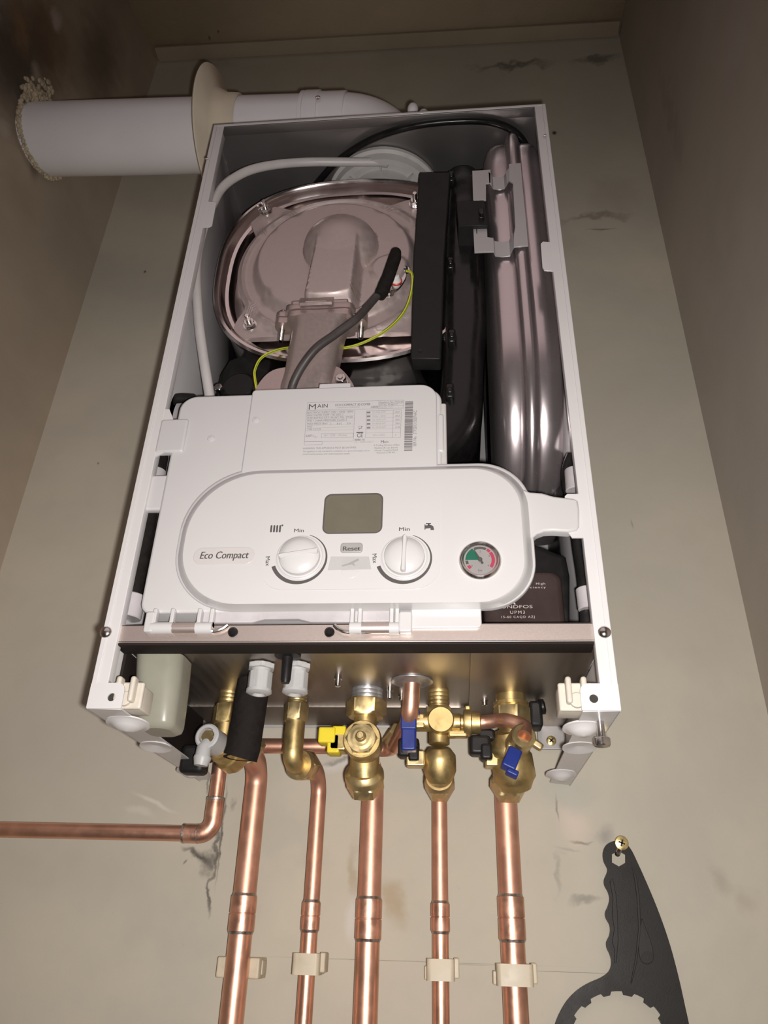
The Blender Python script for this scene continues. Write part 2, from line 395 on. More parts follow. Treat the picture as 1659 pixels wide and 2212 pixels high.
M['floor'] = plaster('dusty floor', (.25, .22, .19), (.20, .18, .16), [], 'z')
def struct(name, mb, mt):
    o = mb.build(name, mt); o['kind'] = 'structure'; return o
struct('wall_back', MB().box(-560, 480, 0, 60, -1500, 1420), 'plaster_back')
# the side walls lean by a few millimetres like the real ones
def slab(q0, q1, th):
    mb = MB(); a = [Vector(p) for p in q0]; mb.loft([[p for p in a], [p + Vector(th) for p in a]]); return mb
struct('wall_left', slab([(-508, 0, -1500), (-620, -760, -1500), (-598, -760, 1420), (-484, 0, 1420)], 0, (-60, 0, 0)), 'plaster_left')
struct('wall_right', slab([(401, 0, -1500), (401, -760, -1500), (404, -760, 1420), (404, 0, 1420)] if False else [(408, 0, -1500), (408, -760, -1500), (406, -760, 1420), (406, 0, 1420)], 0, (60, 0, 0)), 'plaster_right')
c_ = MB(); c_.box(-600, 406, -760, -9, 0, 30); 
for v in c_.bm.verts: v.co.z += 1364 - (v.co.x + 491) * 26 / 899 + (v.co.y * -.03)
struct('ceiling', c_, 'board')
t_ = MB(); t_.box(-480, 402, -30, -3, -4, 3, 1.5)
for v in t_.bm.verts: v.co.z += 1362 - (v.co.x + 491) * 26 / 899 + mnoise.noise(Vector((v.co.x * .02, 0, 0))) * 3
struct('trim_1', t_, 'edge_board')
struct('floor', MB().box(-560, 480, -1400, 60, -1530, -1500), 'floor')

# ================================================================ boiler
D, HW, HT = 290.0, 195.0, 700.0
boiler = thing('combi_boiler', 'white wall-hung gas boiler with its front cover removed, showing controls and inner parts', 'boiler', (0, -145, 0))

# ---- casing
def side_panel(s):
    x = lambda v: s * v
    mb = MB()
    def bx(a, b, y0, y1, z0, z1, bev=.5): mb.box(min(x(a), x(b)), max(x(a), x(b)), y0, y1, z0, z1, bev)
    bx(HW, HW - 1.2, -D, -3, 0, HT)                       # outer sheet
    bx(HW, HW - 12.5, -D - .6, -D + .8, 1, HT, .6)        # front flange
    bx(HW, HW - 4.2, -D - 1.6, -D - .4, 19, HT - 2, .5)   # raised outer edge of the flange
    bx(HW - 11.3, HW - 12.5, -D, -D + 9, 22, HT - 14, .4)  # return lip
    # bottom corner tab with a hole
    o = rrect(0, 27, 0, 19.5, (1, 6, 1, 1)) if s < 0 else rrect(-27, 0, 0, 19.5, (6, 1, 1, 1))
    hx = 18 if s < 0 else -18
    mb.sheet(o, [circ(hx, 8.5, 3.1, 20)], (x(HW), -D - .4, 0), (1, 0, 0), (0, 0, 1), (0, -1, 0), 1.2)
    # inward flange along the lower edge
    mb.loft([[Vector((x(HW), -D, z)), Vector((x(HW - 26), -D + 2, z)), Vector((x(HW - 22), -20, z)), Vector((x(HW), -8, z))] for z in (0, 1.2)])
    if s < 0:
        mb.prism(pxs([(443, 436), (464, 436), (467, 441), (458, 486), (453, 490), (432, 491)], -D - .2), -D - .4, -D + .8)
        mb.prism(pxs([(346, 884), (366, 884), (374, 905), (353, 978), (340, 985), (328, 990), (322, 1004)], -D - .2)[::-1], -D - .4, -D + .8)
    else:
        mb.prism(pxs([(1168, 527), (1173, 522), (1194, 524), (1203, 586), (1176, 584), (1172, 578)], -D - .2), -D - .4, -D + .8)
        mb.prism(pxs([(1220, 1072), (1226, 1067), (1256, 1067), (1275, 1162), (1236, 1162), (1228, 1152)], -D - .2), -D - .4, -D + .8)
    p = mb.build('side_panel', 'white_metal', boiler)
    inn = MB(); inn.box(min(x(HW - 1.4), x(HW - 1.9)), max(x(HW - 1.4), x(HW - 1.9)), -D + 12, -5, 62, HT - 2); inn.build('inner_lining', 'zinc_inner', p, label='bare metal inner face')
    for (px, py, R, dome) in (((276, 1567, 17, 1), (336, 1617, 14, 0), (413, 1669, 14.5, 1)) if s < 0 else ((1259, 1577, 15, 1), (1252, 1619, 14, 0), (1212, 1676, 14.5, 1))):   # dished lugs pressed out of the lower flange
        c = at(px, py, z=-3); lg = MB()
        if dome: prof = [(R, 0), (R, 1.2), (R * .78, 1.8), (R * .58, 4.2), (R * .33, 6.2), (.1, 7)]
        else: prof = [(R, 0), (R, 1.1), (R * .8, .6), (.1, -1.5)]
        lg.lathe(prof, (c.x, c.y, -1), (0, -.12, -1), 32, cap0=bool(dome))
        lg.build('pressed_lug', 'white_metal', p)
    if s < 0: MB().box(-HW + 1.4, -HW + 4, -250, -30, 2, 60, .5).build('inner_strip', 'seal', p, label='dark strip inside the lower edge')  # dark strip over the left panel's inner face, below the bottom plate
    hc = MB(); hc.cyl((x(HW) + hx, -D - .35, 8.5), (x(HW) + hx, -D + .8, 8.5), 6, 20); hc.build('bolt_hole_shade', 'hole', p)  # dark disc behind the tab, painting the shade inside its hole
    sc_ = MB(); c = at(228 if s < 0 else 1306, 1365, y=-D - 2); sc_.lathe([(.1, 2.6), (3, 2.2), (4.6, .8), (4.8, 0)], c + Vector((0, .6, 0)), (0, -1, 0), 24)
    so = sc_.build('screw', 'chrome', p)
    rv = MB(); c = at(447 if s < 0 else 1177, 343 if s < 0 else 293, y=-D - 1.8); rv.lathe([(1.9, 0), (1.7, .5), (.1, .7)], c, (0, -1, 0), 12); rv.build('rivet', 'chrome', p)
    return p
side_panel(-1); side_panel(1)
tp = MB(); tp.box(-HW, HW, -D - .5, -3, HT - .9, HT, .4); tp.box(-HW, HW, -D - 1, -D + .4, HT - 3, HT, .4)
top = tp.build('top_panel', 'white_metal', boiler)
ti = MB(); ti.box(-HW + 1.5, HW - 1.5, -D + 1, -4, HT - 1.8, HT - 1.1); ti.box(-HW + 2, HW - 12.5, -D + .6, -D + 12, HT - 3.6, HT - 2.6, .4); ti.build('inner_lining', 'zinc', top, label='bare metal underside')
MB().box(-HW + 1.5, HW - 1.5, -5, -3.6, 58, HT - 1).build('back_panel', 'zinc_inner', boiler)
bp = MB(); bp.box(-HW + 1.5, HW - 1.5, -D + 18, -6, 62, 63.4, .5)
plate = bp.build('bottom_plate', 'plate_steel', boiler)
q = MB(); xr = at(1013, 1500, z=61).x; yb = at(700, 1525, z=61).y
L_ = [(-HW + 3, -7), (-HW + 3, yb)] + [(xr - 10 + 10 * math.sin(t_ * PI / 16), yb - 10 + 10 * math.cos(t_ * PI / 16)) for t_ in range(9)] + [(xr, -D + 22), (HW - 3, -D + 22), (HW - 3, -7)]
q.gprism(L_, (0, 0, 62), (1, 0, 0), (0, 1, 0), (0, 0, -1), 2.4, .5)
q.build('stepped_sheet', 'plate_steel', plate)
q = MB()
for a, b, c in (((1245, 1425), (1235, 1445), (1170, 1560)), ((1290, 1420), (1262, 1470), (1245, 1520))):
    q.tube([at(*a, z=62), at(*b, z=62), at(*c, z=62)], 1.3, 8)
q.build('pressed_rib', 'plate_steel', plate)
rl = MB(); zt, zb, yr = 67.5, 53, -D + 3
x0, x1 = -187, 184.5
rl.box(x0, x1, yr, yr + 1.2, zb, zt, .4); rl.box(x0, x1, yr, yr + 20, zb - .2, zb + 1.2, .4); rl.box(x0, x1, yr, yr + 10, zt - 1.2, zt, .4); rl.box(x0, x1, yr + 18.6, yr + 20, zb, 63, .3)
rail = rl.build('front_rail', 'rail', boiler)
sl = MB(); sl.box(x0 + 1, x1 - 1, yr - .3, yr + 21, zb - 2.2, zb - .3, .8); sl.build('seal_strip', 'seal', rail, label='dark seal strip')
for px in (502, 711):
    c = at(px, 1364, y=yr - 2); s_ = MB(); s_.lathe([(.1, 3.2), (2.4, 3.0), (3.8, 1.6), (4.0, 0)], c + Vector((0, 2, 0)), (0, -1, 0), 20); s_.build('screw', 'black_gloss', rail, label='black screw')
# two bent wire ends lying along the rail
for pts in ([(372, 1357), (405, 1358), (432, 1360), (462, 1363), (480, 1358), (492, 1350)], [(845, 1358), (812, 1364), (770, 1366), (745, 1364), (730, 1358), (722, 1350)]):
    MB().tube(smooth_path([at(a, b, y=yr - 3.5) for a, b in pts], 6), 1.5, 8).build('hinge_wire', 'chrome', rail)
# lower wall tab and its screw, levelling bolt, cream clips
w = MB(); c = at(1190, 1602, y=-4); w.box(c.x - 14, c.x + 14, -8, -6.5, c.z - 9, c.z + 20, 1); 
w.box(c.x - 14, c.x + 14, -40, -6.5, c.z + 18.6, c.z + 20, .5)
wt = w.build('wall_tab', 'zinc', boiler)
s_ = MB(); s_.lathe([(.1, 1.6), (3, 1.5), (5, .6), (5.2, 0)], (c.x, -8, c.z), (0, -1, 0), 24); so = s_.build('screw', 'gold', wt, label='yellow cross-head screw')
b_ = MB(); c = at(1298, 1580, y=-262); tz = 1
b_.cyl((c.x, c.y, 6), (c.x, c.y, -12), 3, 16); b_.hexnut((c.x, c.y, -12), (c.x, c.y, -18), 11)
b_.build('levelling_bolt', 'chrome', boiler)
def cream_clip(px, py):
    c = at(px, py, y=-280); mb = MB()
    mb.box(c.x - 12.5, c.x + 12.5, -283, -262, c.z - 11, c.z + 7, 1.2); mb.box(c.x - 12.5, c.x + 12.5, -284.5, -280, c.z - 11, c.z + 9.5, 1.5)
    for dx in (-5.5, 5.5): mb.box(c.x + dx - 2.1, c.x + dx + 2.1, -291, -282, c.z - 7, c.z + 12.5, 1.8)
    mb.prism(circ(c.x, c.z - 4, 5.5, 20), -288, -283, .8)
    return mb.build('spring_clip', 'cream', boiler)
cream_clip(278, 1503); cream_clip(1243, 1506)

# ---- control box
yB = -289.0
bo = [(395, 855), (545, 849), (545, 1000), (410, 1000)]
def P2(px, py, y): v = at(px, py, y=y); return (v.x, v.z)
tl, tr, bl = P2(383, 858, yB), P2(948, 835, yB), P2(297, 1328, yB)
main_o = rrect(-170, 72, 77, tl[1] + 1, (16, 14, 6, 9))
cb = MB().prism(main_o, yB, -205, 2.2).build('control_box', 'white_plastic', boiler)
cv = MB(); xc = P2(545, 845, yB - 3)[0]; cv.prism(rrect(xc, P2(944, 900, yB - 3)[0], 190, P2(700, 837, yB - 3)[1], (4, 15, 2, 2)), yB - 3.2, yB + 1, 1.3)
cv.box(P2(690, 836, yB)[0], P2(758, 836, yB)[0], yB - 2, yB + 2, 290, P2(720, 832, yB)[1] + .8, 1)
cover = cv.build('cover_lid', 'white_plastic', cb)
b2 = MB(); b2.box(70, 76, yB + 1, -210, 195, 277, 1.5)
b2.build('side_wall', 'adapter', cb)
for (p0, p1, yy) in (((944, 893), (960, 975), yB - .5), ((348, 905), (375, 975), yB - 2.5), ((326, 1026), (352, 1100), yB + 2)):
    a, b = at(*p0, y=yy), at(*p1, y=yy); MB().box(a.x, b.x + (8 if p0[0] < 500 else 0), yy, yy + 8, b.z, a.z, 2).build('latch', 'white_plastic', cb)
for px, py, yy in ((553, 907, yB - 3), (456, 947, yB)):
    d_ = MB(); c = at(px, py, y=yy); d_.lathe([(3.6, 0), (3.2, .7), (.1, 1.3)], c, (0, -1, 0), 18); d_.build('moulded_stud', 'white_plastic', cb)
# hinge knuckles, lower flange strip
yk = yr - 3.5
for x0p, x1p in ((318, 332), (332, 372), (428, 458), (757, 781), (842, 862), (862, 890)):
    a, b = at(x0p, 1332, y=yk), at(x1p, 1368, y=yk); hk = MB()
    if x1p - x0p < 16 or x0p in (862,): hk.box(a.x, b.x, yk - 4, yk + 4, b.z, a.z + 3, 1.5)
    else:
        zc = at(x0p, 1357, y=yk).z; hk.cyl((a.x, yk, zc), (b.x, yk, zc), 4.8, 20)
        w_ = 3.2
        hk.box(a.x, a.x + w_, yk - 3, yk + 4, zc, a.z + 6, .8); hk.box(b.x - w_, b.x, yk - 3, yk + 4, zc, a.z + 6, .8)
    hk.build('hinge_knuckle', 'white_plastic', cb)
for x0p, x1p in ((372, 428), (781, 842)):
    a = at(x0p, 1357, y=yk); b = at(x1p, 1357, y=yk); MB().cyl((a.x - 2, yk, a.z), (b.x + 2, yk, a.z), 4.4, 20).build('hinge_pin', 'rail', cb, label='bare steel hinge pin')
fl = MB(); a = at(432, 1336, y=yB + 2); b = at(888, 1344, y=yB + 2); zt_ = 80
n0 = at(560, 1345, y=yB + 2).x; n1 = at(655, 1345, y=yB + 2).x; zl = at(600, 1344, y=yB + 2).z; zn = at(600, 1337, y=yB + 2).z
fl.prism([(a.x, zl), (n0 - 6, zl), (n0 + 4, zn), (n1 - 4, zn), (n1 + 6, zl), (b.x, zl), (b.x, zt_), (a.x, zt_)], yB + 2, yB + 6, .8)
fl.build('lower_flange', 'clear', cb, label='lower flange with the fascia shade in its grey')  # grey colour paints the shading below the fascia onto this flange
e0 = at(888, 1330, y=yB - 1); e1_ = at(1041, 1356, y=yB - 1); MB().prism(rrect(e0.x, e1_.x, e1_.z, 82, (1, 1, 4, 1)), yB - 1, yB + 5, 1).build('lower_tab', 'white_plastic', cb)

# ---- fascia
yF = -304.0
fo = rrect(-147.5, 144, 77.5, 210, (62, 42, 40, 53), 14)
fi_l, fi_r, fi_t, fi_b = P2(399, 1170, yF)[0], P2(1130, 1170, yF)[0], P2(740, 1019, yF)[1], P2(740, 1303, yF)[1]
fi = rrect(fi_l, fi_r, fi_b, fi_t, (58, 38, 36, 49), 14)
fm = MB()
lerp = lambda t: [(a[0] * (1 - t) + b[0] * t, a[1] * (1 - t) + b[1] * t) for a, b in zip(fo, fi)]
rings = [(0, yB + 2), (0, yB - 1.5), (.06, yB - 2.6), (.16, yB - 3.0), (.24, yB - 3.2), (.62, -299), (.80, -302.3), (.93, yF + .5), (1.0, yF)]
fm.loft([[(x, y, z) for x, z in lerp(t)][::-1] for t, y in rings])
fascia = fm.build('fascia', 'white_plastic', cb)
arm = MB(); ya = yB - 4
arm.prism(smooth_path([Vector((a, b, 0)) for a, b in []], 4) if False else pxs([(1100, 1040), (1128, 1054), (1145, 1062), (1172, 1064), (1196, 1071), (1240, 1076), (1249, 1081), (1252, 1100), (1252, 1135), (1246, 1144), (1228, 1148), (1195, 1146), (1176, 1147), (1160, 1153), (1150, 1163), (1144, 1180), (1100, 1180)][::-1], ya), ya, ya + 9, 2)
am = arm.build('latch_arm', 'white_plastic', cb)
yI = -305.3
ip = MB(); dx0, dx1, dz0, dz1 = P2(699, 1100, yI)[0], P2(827, 1100, yI)[0], P2(763, 1152, yI)[1], P2(763, 1065, yI)[1]
i0, i1, j0, j1 = P2(568, 1170, yI)[0], P2(951, 1170, yI)[0], P2(760, 1272, yI)[1], P2(760, 1034, yI)[1]
pan = rrect(i0, i1, j0, j1, (20, 20, 20, 20), 10)
ip.sheet(pan, [rrect(dx0, dx1, dz0, dz1, 6, 6)], (0, yF + .6, 0), (1, 0, 0), (0, 0, 1), (0, -1, 0), 1.3)
iface = ip.build('inset_panel', 'white_plastic', cb)
yI = yF - .7
dm = MB(); dm.prism(rrect(dx0 - .3, dx1 + .3, dz0 - .3, dz1 + .3, 6), yF - .25, yF + 3); disp = dm.build('display', 'lcd', cb, label='blank olive grey display window')
fr = MB(); fr.sheet(rrect(dx0 - .2, dx1 + .2, dz0 - .2, dz1 + .2, 6), [rrect(dx0 + 1.1, dx1 - 1.1, dz0 + 1.1, dz1 - 1.1, 5)], (0, yF - .3, 0), (1, 0, 0), (0, 0, 1), (0, -1, 0), .25); fr.build('display_border', 'print_grey', cb)
# badge
a, b = P2(418, 1203, yF), P2(549, 1203, yF); MB().prism(rrect(a[0], b[0], a[1] - 7, a[1] + 8, 7, 8), yF - .35, yF + 1, .3).build('name_badge', 'badge', cb)
tx = MB(); a, b = P2(431, 1210, yF - .5), P2(536, 1210, yF - .5); tx.text('Eco Compact', (a[0] + b[0]) / 2, a[1] + 1.2, yF - .4, w=b[0] - a[0], h=6.6, shear=.18, bold=.022)
def lab(t, px0, px1, py, h, rot=0, bold=.014):
    a, b = P2(px0, py, yI), P2(px1, py, yI); r = math.radians(rot)
    tx.text(t, (a[0] + b[0]) / 2, a[1], yI, w=abs(b[0] - a[0]) if not rot else None, h=h, ex=(math.cos(r), 0, math.sin(r)), ey=(-math.sin(r), 0, math.cos(r)), bold=bold)
lab('Min', 635, 656, 1150, 3.4); lab('Min', 862, 885, 1147, 3.4)
def vlab(t, px, py, rot, h=3.6):
    a = P2(px, py, yI); r = math.radians(rot); tx.text(t, a[0], a[1], yI, h=h, ex=(math.cos(r), 0, math.sin(r)), ey=(-math.sin(r), 0, math.cos(r)), bold=.014)
vlab('Max', 574, 1213, -84); vlab('Max', 805, 1207, -84)
tx0, tx = tx, MB()   # radiator symbol
for i in range(4):
    a = P2(586 + i * 6.3, 1142, yI); tx.prism(rrect(a[0] - .75, a[0] + .75, a[1] - 3.4, a[1] + 3.2, .7, 3), yI - .12, yI + .1)
a = P2(610, 1135, yI); tx.prism(circ(a[0], a[1], .8, 10), yI - .12, yI + .1)
tx.build('radiator_symbol', 'print_grey', cb); tx = MB()
def tp_(pts): tx.prism([P2(x, y, yI) for x, y in pts][::-1], yI - .12, yI + .1)
tp_([(917, 1133), (919, 1133), (919, 1135), (931, 1134), (936, 1137), (938, 1145), (930, 1145), (930, 1141), (919, 1142), (919, 1144), (917, 1144)])
tp_([(920, 1130), (931, 1130), (931, 1132), (928, 1132), (928, 1135), (924, 1135), (924, 1132), (920, 1132)])
tx.build('tap_symbol', 'print_grey', cb); tx = tx0
# scale arcs round the knobs, growing thicker
def knob(px, py, turn):
    c = at(px, py, y=yI); R = abs(at(px + 50, py, y=yI).x - c.x) ; n = 40; o1 = []; o2 = []
    for k in range(n + 1):
        t = k / n; a = math.radians(72 - 232 * t); th = .5 + 2.6 * min(1, t * 1.25); r0 = R + 1.9
        o1.append((c.x + r0 * math.cos(a), c.z + r0 * math.sin(a))); o2.append((c.x + (r0 + th) * math.cos(a), c.z + (r0 + th) * math.sin(a)))
    ar = MB(); ar.loft([[(x, yI - .12, z) for x, z in o1], [(x, yI - .12, z) for x, z in o2]], closed=False); ar.build('scale_arc', 'print_grey', cb, label='dark grey arc')
    kb = MB(); kb.lathe([(R + .6, 0), (R + .6, .5), (R - .3, .9), (R - .9, .4), (R - 2.2, .5), (R - 2.4, 4.4), (R - 3.6, 5.6), (R * .55, 7.6), (R * .3, 8.3), (.1, 8.6)], (c.x, yI, c.z), (0, -1, 0), 48)
    k_ = kb.build('knob', 'white_plastic', cb)
    t = math.radians(turn); rg = MB(); rot = Matrix.Rotation(-t, 3, 'Y')
    L = R - 3.0; rings = []
    for (w, hh) in ((2.5, 3.6), (2.2, 7.0), (1.5, 9.0), (1.0, 9.4)):
        rings.append([Vector((c.x, yI - hh, c.z)) + rot @ Vector((u, 0, v)) for u, v in rrect(-L, L, -w, w, min(w * .9, 1.8), 4)])
    rg.loft(rings); rg.build('grip', 'white_plastic', k_)
knob(648, 1204, 9); knob(874, 1204, 88)
tx.build('lettering', 'print_grey', cb, recalc=False, label='dark grey printed lettering and scale marks')
a, b = P2(735, 1195, yI), P2(784, 1173, yI); rb = MB().prism(rrect(a[0], b[0], a[1], b[1], 2.6), yI - 1.2, yI + .5, .8).build('reset_button', 'button', cb)
rt = MB(); a = P2(741, 1190, yI - 1.2); b = P2(778, 1190, yI - 1.2); rt.text('Reset', (a[0] + b[0]) / 2, a[1] + .2, yI - 1.25, w=b[0] - a[0], h=3.8, bold=.03); rt.build('button_lettering', 'print_grey', cb, recalc=False)
fp = [P2(x, y, yI) for x, y in [(715, 1203), (797, 1203), (802, 1230), (708, 1232)]]
MB().prism(fp[::-1], yI - .5, yI + .4, .2).build('service_flap', 'flap', cb)
pc = P2(757, 1231, yI); MB().prism(circ(pc[0], pc[1], 7, 20, PI, 2 * PI + .01) , yI - .25, yI + .3, .2).build('finger_notch', 'white_plastic', cb)
fs = MB()
fs.prism([P2(x, y, yI - .6) for x, y in [(738, 1221), (752, 1217), (766, 1210), (774, 1206), (776, 1210), (764, 1216), (768, 1223), (760, 1219), (750, 1221), (739, 1224)]][::-1], yI - .62, yI - .4); fs.build('flap_mark', 'button', cb)

# ---- pressure gauge
gc = at(1037, 1210, y=yF); GR = 15.4
g_ = MB(); g_.lathe([(GR + 1, 0), (GR, 2.0), (GR - .9, 2.6), (GR - 1.9, 2.4), (GR - 2.8, 1.2), (GR - 3.2, .4), (GR - 3.2, 0)], (gc.x, yF, gc.z), (0, -1, 0), 56, cap0=False, cap1=False); gz = g_.build('gauge_bezel', 'chrome', cb, label='chrome ring')
MB().lathe([(GR - 2, 0), (GR - 2, .5)], (gc.x, yF, gc.z), (0, -1, 0), 48).build('gauge_dial', 'dial', cb)
def sector(a0, a1, r0, r1, nm, mt_):
    mb = MB(); n = 14
    A = [math.radians(a0 + (a1 - a0) * k / n) for k in range(n + 1)]
    mb.loft([[(gc.x + r0 * math.cos(a), yF - .6, gc.z + r0 * math.sin(a)) for a in A], [(gc.x + r1 * math.cos(a), yF - .6, gc.z + r1 * math.sin(a)) for a in A]], closed=False); return mb.build(nm, mt_, cb)
sector(180, 120, .5, 11.3, 'green_sector', 'green'); sector(115, 62, 9.2, 11.3, 'grey_sector', 'print_mid'); sector(200, 184, 9.2, 11.3, 'grey_sector', 'print_mid')
sector(58, 42, 9.2, 11.4, 'red_sector', 'pink'); sector(38, -38, 8.8, 11.4, 'red_sector', 'pink'); sector(224, 208, 9, 11.4, 'red_sector', 'pink')
nd = MB(); nd.lathe([(1.7, 0), (1.7, 1.4), (1.2, 1.8)], (gc.x, yF - .6, gc.z), (0, -1, 0), 16)
a = math.radians(118); u = Vector((math.cos(a), 0, math.sin(a))); v = Vector((-math.sin(a), 0, math.cos(a))); o = Vector((gc.x, yF - 1.2, gc.z))
nd.loft([[o + u * 9.5 + v * .35, o + u * 9.5 - v * .35, o - u * 4 - v * .9, o - u * 4 + v * .9], [p + Vector((0, -.4, 0)) for p in [o + u * 9.5 + v * .35, o + u * 9.5 - v * .35, o - u * 4 - v * .9, o - u * 4 + v * .9]]]); nd.build('gauge_needle', 'print_mid', cb)
gt = MB(); gt.text('bar', gc.x, gc.z - 9.8, yF - .55, h=1.9); gt.text('0', gc.x - 6.4, gc.z - 5.8, yF - .55, h=1.7); gt.text('1', gc.x - 8.2, gc.z + 2, yF - .65, h=1.7); gt.text('2', gc.x + .3, gc.z + 6.4, yF - .55, h=1.7); gt.text('3', gc.x + 7, gc.z + 2.3, yF - .55, h=1.7); gt.text('4', gc.x + 6, gc.z - 5.8, yF - .55, h=1.7); gt.build('dial_lettering', 'print_mid', cb, recalc=False)
gl, gb, gg = newmat('thin dial glass'); gb.inputs['Base Color'].default_value = (1, 1, 1, 1); gb.inputs['Roughness'].default_value = .02; gb.inputs['Transmission Weight'].default_value = 1; gb.inputs['IOR'].default_value = 1.12
M['glass'] = gl
MB().lathe([(GR - 2.0, 0), (GR - 2.0, .4)], (gc.x, yF - 2.1, gc.z), (0, -1, 0), 40).build('gauge_glass', 'glass', cb)

# ---- rating plate printed on the lid: corners taken on the lid's own plane
yl = yB - 3.2
L00 = at(622, 975, y=yl)
# zoom frame (1659 wide over 340 px from px 620, 840)
def Z(zx, zy): v = at(620 + zx / 4.879, 840 + zy / 4.879, y=yl); return v
dk = MB(); md = MB(); lt = MB()
def ln(mb, a, b, t=.22):
    p, q_ = Z(*a), Z(*b); d = (q_ - p); d.y = 0; n_ = Vector((-d.z, 0, d.x)).normalized() * t / 2; mb.loft([[p + n_, q_ + n_], [p - n_, q_ - n_]], closed=False)
    for v in mb.bm.verts[-4:] if False else []: pass
def fr_(mb, pts, t=.22):
    for i in range(len(pts)): ln(mb, pts[i], pts[(i + 1) % len(pts)], t)
def tz(mb, s, zx0, zy, zx1, zy1=None, h=None, **k):
    a = Z(zx0, zy); b = Z(zx1, zy if zy1 is None else zy1); ex = (b - a); ex.y = 0; w = ex.length; ex.normalize(); ey = Vector((-ex.z, 0, ex.x)); ey = Vector((0, -1, 0)).cross(ex); ey = ex.cross(Vector((0, 1, 0)))
    if ey.z < 0: ey = -ey
    mb.text(s, 0, 0, 0, w=w, h=h, align='LEFT', ex=ex, ey=ey, org=a, ext=.1, **k)
tz(dk, 'M', 228, 220, 302, 217, h=6.4); tz(dk, 'AIN', 318, 201, 428, 197, h=4.3)
tz(md, 'ECO COMPACT 30 COMBI', 510, 183, 875, 173, h=2.6, bold=.025); tz(lt, 'CONDENSING COMBI BOILER', 525, 205, 765, 199, h=1.5)
tz(md, 'GB/IE', 885, 202, 960, 199, h=2.2, bold=.022)
fr_(md, [(218, 145), (1232, 118), (1230, 203), (210, 228)]); ln(md, (968, 125), (966, 208)); ln(md, (968, 155), (1230, 148)); ln(md, (968, 183), (1230, 176))
tz(md, 'Appliance No. 7715167', 975, 150, 1225, 143, h=1.9); tz(md, 'GC No. 47-467-17', 975, 178, 1165, 172, h=1.9); tz(lt, 'Date No. 1719', 975, 203, 1110, 199, h=1.6)
fr_(md, [(206, 236), (716, 230), (697, 548), (180, 590)][:2] + [(697, 550), (184, 555)])
for i, (s, z0, e) in enumerate((('ELECTRICAL SUPPLY: 230V ~ 50HZ  150W', 262, 695), ('MAX WATER TEMP = 85 DEG C', 290, 595), ('FUSE RATING EXT: 3A INT: F2L  IPX5D', 318, 695), ('PMS = 3 BAR PRESSURE CLASS 2', 347, 630), ('MAX PRESS (Bar)', 379, 425), ('IPX5D', 408, 265), ('TYPE C13 C33', 437, 355))):
    tz(md, s, 212, z0, e, z0 - (e - 212) * .028, h=1.9); ln(lt, (205 - i * 2, z0 + 7), (712 - i * 2, z0 - 8), .2)
ln(md, (463, 355), (463, 384)); ln(md, (572, 352), (572, 380)); tz(md, '8.0', 525, 376, 562, 375, h=1.8); tz(md, '2.5', 632, 372, 670, 371, h=1.8)
tz(md, 'CAT I', 198, 508, 275, 506, h=2.4, bold=.022); tz(lt, '2H', 285, 518, 318, 517, h=2); fr_(md, [(362, 473), (700, 467), (699, 508), (362, 516)]); tz(lt, '2H - G20 - 20mbar', 388, 502, 636, 497, h=2.2)
fr_(md, [(183, 560), (372, 557), (370, 588), (180, 592)])
fr_(md, [(838, 232), (1205, 222), (1195, 512), (828, 516)]); ln(md, (1120, 224), (1113, 513))
for i in range(6): ln(lt, (836 - i * 1.5, 270 + i * 39), (1204 - i * 1.6, 260 + i * 40), .2)
for i, (s, v_) in enumerate((('Q (Hi) kW', '14.4'), ('Qmax - Qmin', '30.3'), ('Qn 30/20 kW', '20.6'), ('Pn 80/60 kW', '20.0'), ('Pn 50/30 kW', '21.8'))):
    z0 = 256 + i * 40; tz(lt, s, 900, z0, 1040, z0 - 4, h=1.9); tz(md, v_, 1140, z0 - 3, 1185, z0 - 4, h=1.9); p = Z(860, z0 - 6); md.box(p.x - 1.6, p.x + 1.6, yl - .1, yl + .05, p.z - .9, p.z + .9)
tz(lt, 'NOx CLASS', 905, 498, 1030, 494, h=1.9); tz(lt, '6', 1140, 493, 1152, 493, h=1.9)
p = Z(768, 460); dk.box(p.x - 3, p.x + 3, yl - .1, yl + .05, p.z - .5, p.z + .5); tz(dk, 'CE', 738, 512, 798, 510, h=4.4)
tz(md, '0086-16', 712, 548, 818, 545, h=2.3, bold=.022); tz(lt, 'CE - 0085CS0217', 710, 570, 915, 564, h=1.7)
fr_(lt, [(756, 393), (790, 393), (786, 420), (760, 420)], .5); ln(lt, (752, 436), (795, 392), .5)
tz(md, 'WARNING: THIS APPLIANCE MUST BE EARTHED', 165, 638, 728, 626, h=1.9); tz(md, 'This appliance is only intended for installation on a governed supply, and on', 165, 668, 870, 658, h=1.6); tz(md, 'central heating systems with sealed expansion vessels', 165, 696, 660, 690, h=1.6)
mk2 = MB(); tz(mk2, 'M', 990, 574, 1020, 573, h=3.2); tz(mk2, 'AIN', 1022, 570, 1066, 569, h=2.1)
for s, z0, x0_, x1_ in (('A Trading Division of Baxi', 604, 912, 1185), ('Heating UK Ltd. Brooks', 632, 922, 1168), ('House, Coventry Road', 658, 925, 1165), ('Warwick CV34 4LL', 684, 942, 1142)): tz(md, s, x0_, z0, x1_, z0 - 6, h=1.8)
random.seed(3); zz = 132.0
while zz < 648:
    t_ = random.choice((5, 5, 9, 13)); t0 = (zz - 128) / 520; a, b = Z(1246 - t0 * 12, zz), Z(1329 - t0 * 9, zz + t_)
    md.box(a.x, b.x, yl - .1, yl + .05, b.z, a.z); zz += t_ + random.choice((4, 4, 8))
